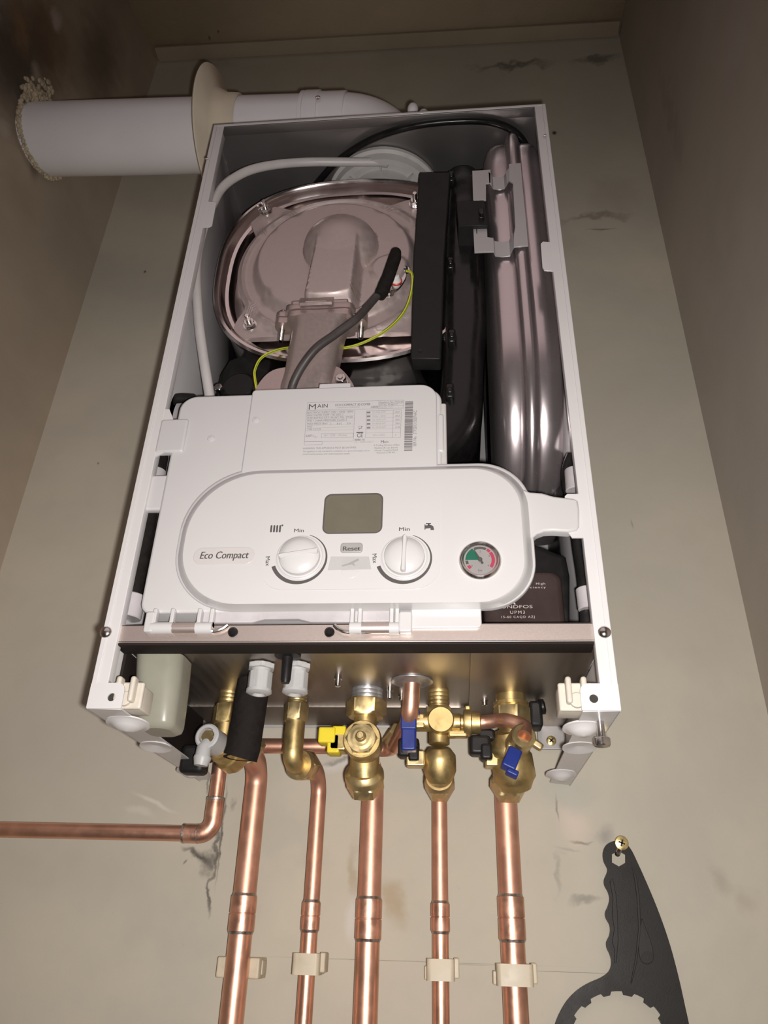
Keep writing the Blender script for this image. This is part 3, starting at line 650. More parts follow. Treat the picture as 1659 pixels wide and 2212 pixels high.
a, b = Z(1362, 605), Z(1368, 228); ex = (b - a); ex.y = 0; wv = ex.length; ex.normalize(); md.text('SER No.  STP2013150074AC', 0, 0, 0, w=wv, h=3.0, align='LEFT', ex=ex, ey=Vector((-ex.z, 0, ex.x)), org=a, ext=.1)
for mb_, nm, mt_ in ((mk2, 'small_heading', 'print_grey'), (dk, 'plate_heading', 'print_grey'), (md, 'plate_lettering', 'print_mid'), (lt, 'plate_fine_print', 'print_light')):
    for v in mb_.bm.verts:
        if abs(v.co.y - yl) < .02: v.co.y = yl - .1
    mb_.build(nm, mt_, cb, recalc=False)
WORLD_S, FLASH_W, EXPO = 1.0, 25.0, 0.0
# ================================================================ inside the cabinet
def sm(t): t = max(0., min(1., t)); return t * t * (3 - 2 * t)
# ---- heat exchanger
HX, HZ, yH = -45.0, 514.0, -238.0
def squircle(k, rx=148.5, rz=142.5, n=96, e=2.55):
    o = []
    for i in range(n):
        a = 2 * PI * i / n; c, s = math.cos(a), math.sin(a); o.append((min(HX + 11 + rx * k * abs(c) ** (2 / e) * (1 if c > 0 else -1), 77 + 3 * (1 - k)), HZ + rz * k * abs(s) ** (2 / e) * (1 if s > 0 else -1)))
    return o
hx = MB()
hx.loft([[(x, y, z) for x, z in squircle(k)] for k, y in ((.96, -40), (.965, yH + 22), (.975, yH + 8), (1.0, yH + 5), (1.0, yH + 1), (.985, yH - 1.5), (.965, yH - 1.6), (.95, yH + 1), (.945, yH + 5), (.925, yH + 10), (.90, yH + 11), (.895, yH + 16), (.87, yH + 21), (.5, yH + 22))])
hex_ = hx.build('heat_exchanger', 'stainless', boiler)
# cast cover, a relief over a polar grid
CZ = 517.0; yC = yH + 8
ears = [math.radians(a) for a in (45, 135, 225, 315)]
def rim_r(a):
    r = 113.0
    for e in ears:
        d = abs((a - e + PI) % (2 * PI) - PI); r = max(r, 113 + 26 * sm(1 - (d - .09) / .20))
    if math.sin(a) < 0:
        lim = 100 / max(-math.sin(a), .2); r = min(r, max(lim, 100))
    return r
def relief(x, z):
    dx, dz = x - HX, z - CZ; r = math.hypot(dx, dz); h = 0
    h += 2.5 * sm((116 - r) / 4) + 3.2 * math.exp(-((r - 107.5) / 2.4) ** 2)
    cx, cz = dx + 2, dz - 3; rc = math.hypot(cx, cz)
    h += 13 * sm((94 - rc) / 10)
    bx, bz = dx - 6, dz - 13; rb = math.hypot(bx, bz)
    q2 = max(0, 1 - (rb / 42) ** 2); bulb = 31 * q2 ** .52
    xm = 6 + (dz - 13) * .05; hw = 22 + (13 - dz) * .02
    side = sm((hw + 6 - abs(dx - xm)) / 7)
    ch = (25 + max(0, (8 - dz)) * .035) * side * sm((34 - dz) / 34) if dz < 34 else 0
    k_ = 6.0; hh_ = max(0, min(1, .5 + .5 * (bulb - ch) / k_)); h += ch * (1 - hh_) + bulb * hh_ + (k_ * hh_ * (1 - hh_) if min(bulb, ch) > .5 else 0)
    # spark electrode boss on the right
    ex, ez = dx - 62, dz + 24; h += 5 * sm((24 - math.hypot(ex, ez)) / 7) - 0
    return h
cvm = MB(); NA, NR = 200, 84; rings = []
for j in range(NR + 1):
    t = j / NR; rg = []
    for i in range(NA):
        a = 2 * PI * i / NA; r = max(.3, rim_r(a) * t); x, z = HX + r * math.cos(a), CZ + r * math.sin(a); rg.append((x, yC - relief(x, z), z))
    rings.append(rg)
rings.append([(HX + (rim_r(2 * PI * i / NA)) * math.cos(2 * PI * i / NA), yC + 7, CZ + rim_r(2 * PI * i / NA) * math.sin(2 * PI * i / NA)) for i in range(NA)])
cvm.loft(rings, True, False)
cast = cvm.build('cast_cover', 'cast_alu', hex_, sharp=50)
# heat_exchanger > cast_cover is two levels below the boiler: everything else on it hangs from the exchanger
for px, py in ((575, 456), (540, 702), (897, 440)):
    c = at(px, py, y=yC - 1); s_ = MB(); s_.hexnut(c + Vector((0, 1, 0)), c + Vector((0, -6, 0)), 10.5); s_.lathe([(7.5, 0), (7.5, 1.2)], c + Vector((0, .8, 0)), (0, -1, 0), 24); s_.cyl(c, c + Vector((0, -15, 0)), 2.9, 14, .6)
    s_.build('stud_nut', 'chrome', hex_)
r_ = MB(); c = at(742, 458, y=yC - 15.2)
r_.loft([[(c.x + r * math.cos(a), c.y - h, c.z + r * math.sin(a)) for a in [2 * PI * k / 40 for k in range(40)]] for r, h in ((5.6, -.5), (5.9, .6), (6.6, .6), (6.9, -.5))], False, False); r_.build('casting_mark', 'cast_alu', hex_)
# flange under the channel
f_ = MB(); yf = -258.0
zf = at(690, 672, y=-272).z
def flange(mb, z0, z1, wx, wy, ear):
    mb.gprism(smooth_path([Vector((x, y, 0)) for x, y in ((-wx, -wy * .6), (-wx * .8, -wy), (0, -wy), (wx * .8, -wy), (wx, -wy * .6), (ear - 5, -8), (ear, -5), (ear, 5), (ear - 5, 8), (wx, wy * .6), (wx * .8, wy), (-wx * .8, wy), (-wx, wy * .6), (-ear + 5, 8), (-ear, 5), (-ear, -5), (-ear + 5, -8))], 4, True), (XF, yf, z0), (1, 0, 0), (0, 1, 0), (0, 0, 1), z1 - z0, .8) if False else mb.gprism([(p.x, p.y) for p in smooth_path([Vector((x, y, 0)) for x, y in ((-wx, -wy * .5), (-wx * .85, -wy), (0, -wy), (wx * .85, -wy), (wx, -wy * .5), (ear - 4, -9), (ear, -4), (ear, 4), (ear - 4, 9), (wx, wy * .6), (wx * .8, wy), (-wx * .8, wy), (-wx, wy * .6), (-ear + 4, 9), (-ear, 4), (-ear, -4), (-ear + 4, -9))], 4, True)], (XF, yf, z0), (1, 0, 0), (0, 1, 0), (0, 0, 1), z1 - z0, .8)
XF = at(690, 680, y=-272).x
flange(f_, zf + .4, zf + 7, 36, 18, 47); flange(f_, zf - 8, zf - .4, 34, 17, 47)
for dx in (-1, 1): f_.box(XF + dx * 20 - 9, XF + dx * 20 + 9, yf - 18, yf - 8, zf + 6, zf + 12, 1.5)
f_.build('burner_flange', 'cast_rough', hex_)
c = at(684, 655, y=yf - 19); q = MB(); q.sheet(rrect(-17, 17, -7, 9, 1), [rrect(-11, 11, -6, -2, .5)], (c.x, yf - 19, c.z), (1, 0, 0), (0, .5, .87), (0, -.87, .5), 3); q.build('bracket_tab', 'cast_rough', hex_)
for dx in (-1, 1):
    b = MB(); x = XF + dx * 41; b.cyl((x, yf, zf + 12), (x, yf, zf - 26), 2.6, 14, .5); b.hexnut((x, yf, zf + 7), (x, yf, zf + 13), 9); 
    for k in range(9): b.lathe([(2.5, 0), (3.1, .7), (2.5, 1.4)], (x, yf, zf - 25 + k * 1.7), (0, 0, 1), 14)
    b.build('flange_bolt', 'chrome', hex_)
# ---- mixing duct from the flange down behind the control box
du = MB(); rings = []
A = Vector((XF - 1, yf, zf - 8)); b_ = at(662, 835, y=-250)
for t in [k / 14 for k in range(15)] + [1.5]:
    p = A.lerp(Vector((b_.x, -240, b_.z)), t); w = 26.5 + 3 * sm(1 - t * 8) - 1 * t + 2.5 * sm((t - .75) * 3); d = 19
    rings.append([(p.x + u, p.y + v, p.z) for u, v in rrect(-w, w, -d, d, 13, 6)])
du.loft(rings)
duct = du.build('mixing_duct', 'cast_rough', boiler, sharp=60)
q = MB(); c = at(735, 815, y=-262)
q.gprism([(p.x, p.y) for p in smooth_path([Vector(v) for v in ((-50, -18, 0), (-40, 4, 0), (-22, 12, 0), (22, 12, 0), (36, 4, 0), (48, -18, 0), (48, -40, 0), (-50, -40, 0))], 5, True)], (b_.x, -246, b_.z + 10), (1, 0, 0), (0, 0, 1), (0, -1, 0), 7, 1.2); q.build('duct_flange', 'cast_rough', duct)
q = MB(); q.lathe([(6.5, 0), (6.5, 1.5)], c + Vector((0, 9, 0)), (0, -1, 0), 24); q.hexnut(c + Vector((0, 8, 0)), c, 9.5); q.lathe([(2.6, 0), (2.2, 1.2)], c, (0, -1, 0), 14); q.build('bolt', 'chrome', duct)
# ---- spark electrode: ceramic, plate, screws, boot, lead
ye = yC - 14
q = MB(); c = at(850, 612, y=ye); d = (at(878, 585, y=ye) - at(838, 640, y=ye)).normalized()
n2 = Vector((-d.z, 0, d.x))
q.gprism([(p.x, p.y) for p in smooth_path([Vector(v) for v in ((-16, -3, 0), (-8, -8, 0), (8, -8, 0), (17, -4, 0), (19, 2, 0), (10, 7, 0), (-8, 7, 0), (-16, 4, 0))], 4, True)], c + Vector((2, 0, 0)), d, n2, Vector((0, -1, 0)), 2.4, .5)
el = q.build('electrode', 'chrome', boiler)
q = MB(); cc = at(856, 608, y=ye - 2); q.lathe([(5.5, 0), (5.2, 6), (3.2, 7), (3.2, 16)], cc, (-.25, -1, .1), 24); q.build('insulator', 'ceramic', el)
q = MB(); q.loft([[cc + Vector((r * math.cos(a), -h - .5, r * math.sin(a))) for a in [2 * PI * k / 32 for k in range(32)]] for r, h in ((5.6, 0), (6.4, .6), (5.6, 1.4))], False, False); q.build('seal_ring', 'red', el, label='red ring')
for px, py in ((873, 583), (840, 632)):
    s_ = MB(); s0 = at(px, py, y=ye - 2); s_.lathe([(.1, 4.2), (2.4, 4), (4.2, 2.4), (4.4, 0), (6, 0), (6, -1.2)][::-1], s0, (0, -1, 0), 20); s_.build('screw', 'chrome', el)
y1, y2 = -272, -268
q = MB(); q.tube([at(855, 545, y=y1 + 3), at(853, 556, y=y1), at(838, 600, y=y1), at(824, 632, y=y1), at(820, 640, y=y1)], lambda t: 6.8 if .03 < t < .97 else 5.8, 20); boot = q.build('ignition_boot', 'black_foam', boiler)
MB().tube(smooth_path([at(822, 630, y=y1), at(805, 650, y=y1), at(770, 688, y=-284), at(725, 722, y=-285), at(684, 752, y=-284), at(655, 788, y=-278), at(635, 825, y=-270), at(628, 850, y=-262)], 8), 4.1, 14).build('ignition_lead', 'cable', boiler)
# ---- yellow and green earth wire
ew = smooth_path([at(878, 585, y=-262), at(890, 592, y=-262), at(889, 630, y=-258), at(872, 675, y=-254), at(835, 713, y=-250), at(785, 740, y=-246), at(740, 752, y=-243), at(690, 752, y=-232), at(640, 750, y=-236), at(600, 756, y=-245), at(566, 772, y=-248), at(551, 798, y=-248), at(551, 820, y=-248), at(557, 850, y=-248)], 10)
e_ = MB().tube(ew, 1.4, 10).build('earth_wire', 'wire_yellow', boiler)
MB().tube([p + Vector((.5, -.9, -.8)) for p in ew], .52, 8).build('green_stripe', 'wire_green', e_)
# ---- flat expansion vessel standing on edge, welded bead down its middle
xv = 157.5; vy0, vy1, vz0, vz1 = -261.0, -25.0, 226.0, 691.0
def vring(ins, dx, tilt=0.0):
    r = (92 - ins * .6, 118 - ins * .6, 92, 92)
    o = rrect(vy0 + ins, vy1 - ins, vz0 + ins, vz1 - ins, (20 + ins * .3, 60 - ins * .5, 100 - ins * .5, 160 - ins * .5), 14)
    return [(xv + dx + (y - vy0) * 0.0, y, z) for y, z in o]
sec = [(-36, 60), (-35.8, 38), (-34.6, 24), (-32.4, 14), (-29, 7), (-25, 3.6), (-19, 1.8), (-10.8, 1.4), (-9.2, 1.8), (-8, -.6), (-6.3, -3.8), (-3.5, -6.2), (0, -7)]
sec = sec + [(-a, b) for a, b in reversed(sec[:-1])]
ve = MB(); ve.loft([vring(i_, d_) for d_, i_ in sec]); vessel = ve.build('expansion_vessel', 'vessel', boiler, sharp=60)
# bracket across the bead
yb_ = vy0 - 8
bk = MB()
def plate_px(pts, y, th=1.6): bk.prism(pxs(pts, y)[::-1], y, y + th, .3)
plate_px([(1020, 369), (1060, 366), (1060, 395), (1050, 396), (1050, 432), (1022, 432)], yb_)
plate_px([(1022, 490), (1052, 490), (1053, 512), (1066, 514), (1068, 543), (1025, 545)], yb_)
plate_px([(1099, 354), (1125, 352), (1129, 400), (1137, 480), (1141, 530), (1110, 533), (1110, 505), (1113, 490), (1108, 395), (1100, 390)], yb_ - 3)
a0, a1 = at(1047, 432, y=yb_), at(1052, 490, y=yb_); bk.prism(pxs([(1024, 428), (1036, 428), (1038, 495), (1024, 495)], yb_)[::-1], yb_ + .3, yb_ + 1.5)
def strap(pl, pr_, hgt):
    u = []
    for (px, py, y) in pl: u.append(at(px, py, y=y))
    bk.loft([[p, p + Vector((0, 1.4, 0)), p + Vector((0, 1.4, hgt)), p + Vector((0, 0, hgt))] for p in u])
strap([(1057, 396, yb_), (1062, 402, yb_), (1066, 407, yb_ - 6 + 12), (1080, 409, yb_ + 6), (1090, 406, yb_ + 6), (1095, 398, yb_), (1101, 388, yb_ - 2)], None, 20)
strap([(1066, 543, yb_), (1070, 552, yb_ + 5), (1086, 554, yb_ + 6), (1102, 552, yb_ + 5), (1107, 540, yb_), (1111, 533, yb_ - 2)], None, 22)
bk.box(xv - 47, xv - 45.4, yb_, -150, 515, 560, .4)
bk.build('vessel_bracket', 'zinc_inner', vessel, label='galvanised bracket clasping the bead')
# ---- black silencer duct
sd = MB(); ys = -262.0
so = pxs([(905, 377), (908, 372), (969, 371), (973, 376), (960, 560), (952, 772), (949, 775), (890, 774), (887, 770), (893, 560)], ys)[::-1]
sd.prism(so, ys, ys + 17, 1.5)
sil = sd.build('silencer_plate', 'black', boiler)
c = at(908, 758, y=ys); MB().lathe([(2.2, 0), (2, .5), (.1, .8)], c, (0, -1, 0), 14).build('rivet', 'black_gloss', sil)
sd = MB(); rings = []
prof = [(at(957, 372, y=-238).x, at(1012, 372, y=-238).x, 664, 14), (82, 119, 690, 24)]
def sil_ring(z, xa, xb, ya, yb2, r): return [(x, y, z) for x, y in rrect(xa, xb, ya, yb2, (r, r, r, r), 6)]
for z, xa, xb, ya in ((692, 92, 108, -206), (684, 86, 114, -222), (668, 81, 119, -240), (640, 79, 121, -246), (600, 78, 121.5, -247), (480, 74, 120, -247), (420, 73, 119, -247)): rings.append(sil_ring(z, xa, xb, ya, -60, 17))
for px, py, xa in ((1045, 760, 72), (1044, 820, 70), (1040, 870, 66), (1031, 905, 60), (1014, 935, 52), (990, 962, 44), (965, 983, 36)):
    v = at(px, py, y=-240); z, xb, ya = v.z, v.x, -245
    rings.append(sil_ring(z, xa, xb, ya, -60, 17))
sd.loft(rings); duct2 = sd.build('silencer', 'black_gloss', boiler, sharp=60)
for px, py in ((975, 396), (973, 582), (976, 738), (972, 855)):
    c = at(px, py, y=-239); k = MB(); k.box(c.x - 4, c.x + 4, -252, -240, c.z - 11, c.z + 6, 2); k.box(c.x - 2.5, c.x + 2.5, -255, -245, c.z - 8, c.z - 1, 1.5); k.build('snap_clip', 'black_gloss', duct2)
k = MB(); k.prism(pxs([(985, 434), (1045, 432), (1050, 440), (1054, 486), (990, 488)], -274)[::-1], -274, -236, 1.5); arm2 = k.build('retaining_arm', 'black', duct2)
c = at(1040, 463, y=-275); k = MB(); k.box(c.x - 3, c.x + 3, -277, -273, c.z - 7, c.z + 8, 1); k.cyl((c.x, -276, c.z - 4), (c.x, -281, c.z - 4), 2.6, 14, .6); k.build('arm_screw', 'black_gloss', duct2)
# ---- flue adapter in the top panel
fa = MB(); cx_, cy_ = 0, -180; fa.lathe([(72, 0), (72, 5), (68, 7), (66, 16), (60, 17), (58, 8), (46, 8), (44, 40), (.1, 40)], (cx_, cy_, HT - 3.8), (0, 0, -1), 64)
ad = fa.build('flue_adapter', 'adapter', boiler)
k = MB(); c = at(818, 345, z=HT - 12)
for a in (0, 45, 90, 135, 180, 225, 270, 315): 
    k = MB(); u = Vector((math.cos(math.radians(a)), math.sin(math.radians(a)), 0)); p = Vector((cx_, cy_, HT - 10)) + u * 52; k.box(p.x - 7, p.x + 7, p.y - .8, p.y + .8, HT - 18, HT - 8, .4, rot=Matrix.Rotation(math.radians(a), 3, 'Z')); k.build('stiffening_rib', 'adapter', ad)
# ---- hoses
hs = MB(); hs.tube(smooth_path([at(838, 350, y=-238), at(800, 350, y=-241), at(740, 350, y=-246), at(670, 350, y=-252), at(600, 355, y=-260), at(545, 366, y=-268), at(505, 385, y=-272), at(478, 408, y=-274), at(460, 440, y=-275), at(447, 470, y=-275), at(432, 520, y=-273), at(424, 570, y=-268), at(425, 640, y=-262), at(431, 710, y=-256), at(441, 780, y=-250), at(452, 850, y=-246), at(460, 910, y=-243)], 8), 5.2, 16)
h1 = hs.build('condensate_hose', 'hose', boiler)
MB().cyl(at(818, 348, y=-238), at(838, 351, y=-238), 6.4, 20, 1).build('hose_end', 'hose', h1)
MB().tube(smooth_path([at(655, 440, z=680), at(690, 390, z=690), at(740, 340, z=692), at(810, 298, z=692), at(900, 271, z=692), at(1000, 261, z=692), at(1070, 266, z=692), at(1120, 292, z=690), at(1150, 345, z=680), at(1175, 410, z=660)], 8), 4.2, 14).build('air_hose', 'black_gloss', boiler)
MB().tube(smooth_path([at(352, 905, y=-255), at(358, 880, y=-255), at(372, 864, y=-252), at(392, 860, y=-248), at(420, 862, y=-240)], 6), 5, 14).build('mains_cable', 'black', boiler)
lh = MB().tube(smooth_path([at(345, 985, y=-258), at(334, 1040, y=-262), at(318, 1120, y=-264), at(302, 1200, y=-264), at(288, 1272, y=-264), at(276, 1335, y=-262)], 8), 8.2, 18).build('sleeved_hose', 'black_foam', boiler)
k = MB(); k.cyl(at(336, 1018, y=-262), at(330, 1052, y=-262), 10, 24, .8); k.build('hose_band', 'clear', lh); k = MB(); k.cyl(at(286, 1286, y=-264), at(274, 1336, y=-263), 11.5, 24, .8); k.build('hose_band', 'clear', lh)
rh = MB().tube(smooth_path([at(1236, 985, y=-240), at(1226, 1015, y=-240), at(1228, 1050, y=-240), at(1240, 1100, y=-240), at(1250, 1180, y=-240), at(1262, 1260, y=-246), at(1268, 1350, y=-246)], 8), 5.5, 14).build('right_hose' if False else 'flexible_hose', 'black', boiler)
k = MB(); k.cyl(at(1240, 1016, y=-248), at(1243, 1062, y=-248), 8.5, 24, .8); k.build('hose_band', 'clear', rh); k = MB(); k.cyl(at(1266, 1272, y=-250), at(1272, 1318, y=-250), 8.5, 24, .8); k.build('hose_band', 'clear', rh)
MB().tube(smooth_path([at(1205, 930, y=-150), at(1222, 965, y=-150), at(1235, 1000, y=-160), at(1212, 1060, y=-170), at(1208, 1100, y=-170)], 6), 8, 14).build('flow_hose', 'black', boiler)
# ---- black moulded sump under the exchanger
sp = MB(); sp.prism(pxs([(470, 800), (490, 770), (560, 740), (650, 760), (900, 770), (930, 830), (930, 900), (462, 900), (462, 840)], -205)[::-1], -205, -60, 14, 4)
for px, py, r in ((515, 832, 20), (565, 838, 14)):
    c = at(px, py, y=-222); sp.cyl(c + Vector((0, 40, 0)), c, r, 24, 5)
sump = sp.build('sump', 'black', boiler, sharp=60)
c = at(471, 835, y=-226); k = MB(); k.hexnut(c + Vector((0, 5, 0)), c, 8); k.cyl(c + Vector((0, 22, 0)), c + Vector((0, 4, 0)), 2.5, 12); k.build('screw', 'chrome', sump)
sh = MB(); c = at(545, 440, y=-180); sh.lathe([(30, 0), (34, 8), (34, 60)], (c.x, -150, 676), (0, 1, 0), 32); sh.build('air_vent_body', 'black', boiler)
# ---- circulation pump
yp = -214.0; pm = MB(); a = at(1040, 1190, y=yp); b = at(1226, 1348, y=yp)
pm.prism(rrect(a.x, b.x - 1, b.z - 8, at(1200, 1232, y=yp).z, (6, 10, 8, 8)), yp, yp + 40, 5, 4)
pump = pm.build('pump_head', 'pump', boiler)
k = MB(); a2 = at(1120, 1170, y=yp + 6); k.prism(pxs([(1120, 1165), (1175, 1180), (1205, 1192), (1224, 1200), (1232, 1240), (1232, 1345), (1100, 1345), (1100, 1165)], yp + 6)[::-1], yp + 6, yp + 60, 6, 4); k.build('pump_body', 'black', pump)
tx = MB()
def ptx(t, px, py, w, h, bold=.0, space=1.25): c = at(px, py, y=yp); tx.text(t, c.x, c.z, yp - .05, w=w, h=h, space=space)
mm = lambda p0, p1, py: at(p1, py, y=yp).x - at(p0, py, y=yp).x
ptx('High', 1168, 1263, mm(1158, 1178, 1263), 2.1); ptx('Efficiency', 1153, 1271, mm(1127, 1179, 1271), 2.0)
ptx('GRUNDFOS', 1105, 1314, mm(1060, 1151, 1314), 2.9, .02, 1.0); ptx('UPM3', 1118, 1326, mm(1102, 1134, 1326), 3.0); ptx('15-60 CAQD AZJ', 1119, 1335, mm(1083, 1155, 1335), 2.1)
for s in (-1, 1):
    c = at(1107 + 5 * s, 1301, y=yp); tx.prism([(c.x - .8, c.z - 2), (c.x + .8, c.z - 2), (c.x + .6 - s * 2, c.z + 2.4), (c.x - .6 - s * 2, c.z + 2.4)], yp - .1, yp + .1)
tx.build('pump_lettering', 'pump_print', pump, recalc=False)
for px, py in ((1190, 1215), (1201, 1216)):
    pass
# ---- fittings hanging under the bottom plate
def gland(px):
    c = at(px, 1450, z=55); c = Vector((c.x, c.y, 0)); mb = MB()
    y = c.y
    mb.hexnut((c.x, y, 61), (c.x, y, 56.5), 21.5, .5, .3); mb.cyl((c.x, y, 57), (c.x, y, 53), 8.6, 24)
    o = []
    for k in range(48): r = 9.7 + (.6 if (k // 2) % 3 == 0 else 0); o.append((c.x + r * math.cos(2 * PI * k / 48), y + r * math.sin(2 * PI * k / 48)))
    mb.loft([[(x, yy, z) for x, yy in o] for z in (53.5, 38)])
    mb.lathe([(10.9, 0), (10.9, 2.4), (7.4, 4.2), (5.8, 4.2), (4.2, 2), (.1, 2)], (c.x, y, 38.6), (0, 0, -1), 32)
    return mb.build('cable_gland', 'grey_white', boiler)
gland(564); gland(641)
c = at(622, 1412, z=62); k = MB(); k.lathe([(11, 0), (11, 2.5), (4.6, 3.5), (4.2, 22), (3.4, 25)], (c.x, c.y, 62), (0, 0, -1), 28); k.build('blanking_plug', 'black', boiler)
for px, py, h in ((730, 1475, 9), (842, 1500, 10), (868, 1512, 7), (1047, 1522, 7), (1163, 1524, 7), (322, 1422, 10)):
    c = at(px, py, z=56); k = MB(); k.lathe([(3.6, 0), (3.6, 3), (2.6, 3), (2.6, h), (1.8, h + .6)], (c.x, c.y, 62), (0, 0, -1), 20); k.build('plate_screw', 'chrome', boiler)
# condensate trap bottle
tr_ = MB(); c = Vector((-169, -222, 0)); rings = []
for z, w, d, r in ((61, 20.5, 22, 13), (40, 19.5, 22, 13), (20, 18, 21, 12), (5, 16.5, 20, 11), (1, 15, 18.5, 10), (-1, 11, 15, 8)): rings.append([(c.x + (61 - z) * .11 + u, c.y + v, z) for u, v in rrect(-w, w, -d, d, r, 6)])
tr_.loft(rings); tr_.build('condensate_trap', 'trap', boiler, label='translucent bottle', sharp=50)

# ================================================================ flue
FY, FZ, FR, SL = -176.0, 837.0, 50.0, .060
fl_ = MB(); path = round_path([(-520, FY, FZ + SL * 520), (0, FY, FZ), (0, FY, 702)], 72, 14); fl_.tube(path, FR, 56)
flue = fl_.build('flue_pipe', 'pvc', None, sharp=50); tag(flue, 'white plastic flue pipe running from the boiler top into the left wall', 'flue')
ex_ = at(650, 240, y=FY - 30).x
k = MB(); k.lathe([(FR + .5, 0), (FR + 3.5, 1), (FR + 3.5, 4), (FR + 2.2, 5), (FR + 4, 7), (FR + 4, 26), (FR + 2, 27), (FR + 2, 62), (FR + .4, 63)], (ex_, FY, FZ - SL * ex_), (1, 0, -SL), 56, cap0=False, cap1=False); k.build('elbow_socket', 'pvc', flue)
c = at(689, 227, y=FY - 44); k = MB(); u = Vector((0, c.y - FY, c.z - FZ)).normalized(); k.lathe([(3.6, 0), (3.4, 1.5), (1.5, 2.2), (.1, 1.4)], Vector((c.x, FY, FZ)) + u * (FR + 3.8), u, 20); k.build('screw', 'chrome', flue)
k = MB(); c = at(872, 243, y=FY - 40); k.ball((52, FY - 42, 800), 8, 8, 14); k.ball((38, FY - 50, 806), 7, 6, 12); k.build('elbow_lug', 'pvc', flue)
xc_ = at(440, 250, y=FY - 50).x
k = MB(); k.lathe([(FR + .6, 40), (FR + 3.5, 38), (FR + 4.5, 22), (FR + 12, 8), (90, 1), (91, -1.5), (89, -3.5), (FR + 8, 0), (FR + .6, -1)], (xc_, FY, FZ - SL * xc_), (1, 0, -SL), 64, cap0=False, cap1=False)
tag(k.build('sealing_collar', 'collar', None, sharp=60), 'cream rubber wall collar pushed along the white flue pipe', 'flue collar')
# expanding foam where the pipe enters the wall
fo_ = MB(); random.seed(11); FW = FZ + SL * 491
for i in range(330):
    a = 2 * PI * random.random(); top_ = sm((math.sin(a) + .1) * 1.5) * sm((-math.cos(a) + .9)); r = random.uniform(1.5, 3.2) + 2.2 * top_ * random.random()
    rr = FR + 1 + random.uniform(-1, 2.5) + top_ * random.uniform(0, 20)
    fo_.ball((-486 + (FY + rr * math.cos(a)) * .15 + 2 + random.uniform(0, 4) + top_ * random.uniform(0, 6), FY + rr * math.cos(a), FW + rr * math.sin(a)), r * .9, r, r * random.uniform(.7, 1.3), 8, 5)
for i in range(120):
    px, py = random.uniform(52, 114), random.uniform(168, 216)
    if (px - 76) ** 2 + (py - 180) ** 2 < 60 or (px - 93) ** 2 + (py - 196) ** 2 < 26 or py < 168 + abs(px - 80) * .7 and random.random() < .6: continue
    p = at(px, py, x=-512); r = random.uniform(2, 5); fo_.ball(p, r * .7, r, r * random.uniform(.7, 1.3), 8, 5)
tag(fo_.build('expanding_foam', 'foam', None, sharp=60), 'crusty cream expanding foam round the hole where the flue meets the wall', 'foam')

# ================================================================ pipework
YP = -38.0
def coupler(mb, x, z0, z1, r):
    zm = (z0 + z1) / 2
    mb.lathe([(r + .2, z0), (r + 1.3, z0 + .3), (r + 1.3, zm - .6), (r + .6, zm - .3), (r + .6, zm + .3), (r + 1.3, zm + .6), (r + 1.3, z1 - .3), (r + .2, z1)], (x, YP, 0), (0, 0, 1), 32, cap0=False, cap1=False)
def riser(x, r, zc0, zc1, top, name, label, bend=True, lean=0):
    """vertical tube in front of the back wall: lower length, soldered coupler, upper length that bends out to its valve"""
    t = thing(name, label, 'pipe', (x, YP, -1500))
    MB().cyl((x, YP, -1500), (x, YP, zc0 + 5), r, 32).build('lower_tube', 'copper', t)
    MB().tube(top, r, 32).build('upper_tube', 'copper_dull', t, sharp=60)
    k = MB(); coupler(k, x, zc0, zc1, r); cp = k.build('coupler', 'copper_fit', t)
    for z, s in ((zc0, -1), (zc1, 1)):
        k = MB(); n = 32; k.lathe([(r + .05, -1.5), (r + .9, 0), (r + .05, 2.2)] if s > 0 else [(r + .05, -2.2), (r + .9, 0), (r + .05, 1.5)], (x, YP, z), (0, 0, 1), n, cap0=False, cap1=False); k.build('solder_joint', 'solder', cp)
    return t
zc = [(-138, -110), (-137, -114), (-143, -110), (-135, -112), (-140, -105)]
YV = -120.0
riser(-124, 11, -140, -110, round_path([(-124, YP, -115), (-124, YP, 8), (-124, -90, 20)], 24, 12), 'copper_pipe', 'thick copper pipe bending up to the leftmost valve, in front of the open clip')
riser(-59, 7.5, -137, -114, round_path([(-59, YP, -118), (-59, YP, 0), (-64, -84, 10)], 24, 12), 'copper_pipe', 'thin copper pipe that bends out to the brass elbow below the cable glands')
riser(-4.5, 11, -143, -110, round_path([(-4.5, YP, -115), (-4.5, YP, 0), (-4.5, -86, 4)], 24, 12), 'copper_pipe', 'thick copper pipe rising without a clip to the yellow-handled gas cock')
riser(62, 7.5, -135, -112, round_path([(62, YP, -116), (62, YP, 0), (62, -86, 4)], 20, 12), 'copper_pipe', 'thin copper pipe rising to the brass valve with the upright blue handle')
riser(127, 11, -140, -105, round_path([(127, YP, -112), (127, YP, 0), (127, -86, 4)], 24, 12), 'copper_pipe', 'thick copper pipe at the right, rising to the valve with the tilted blue lever')
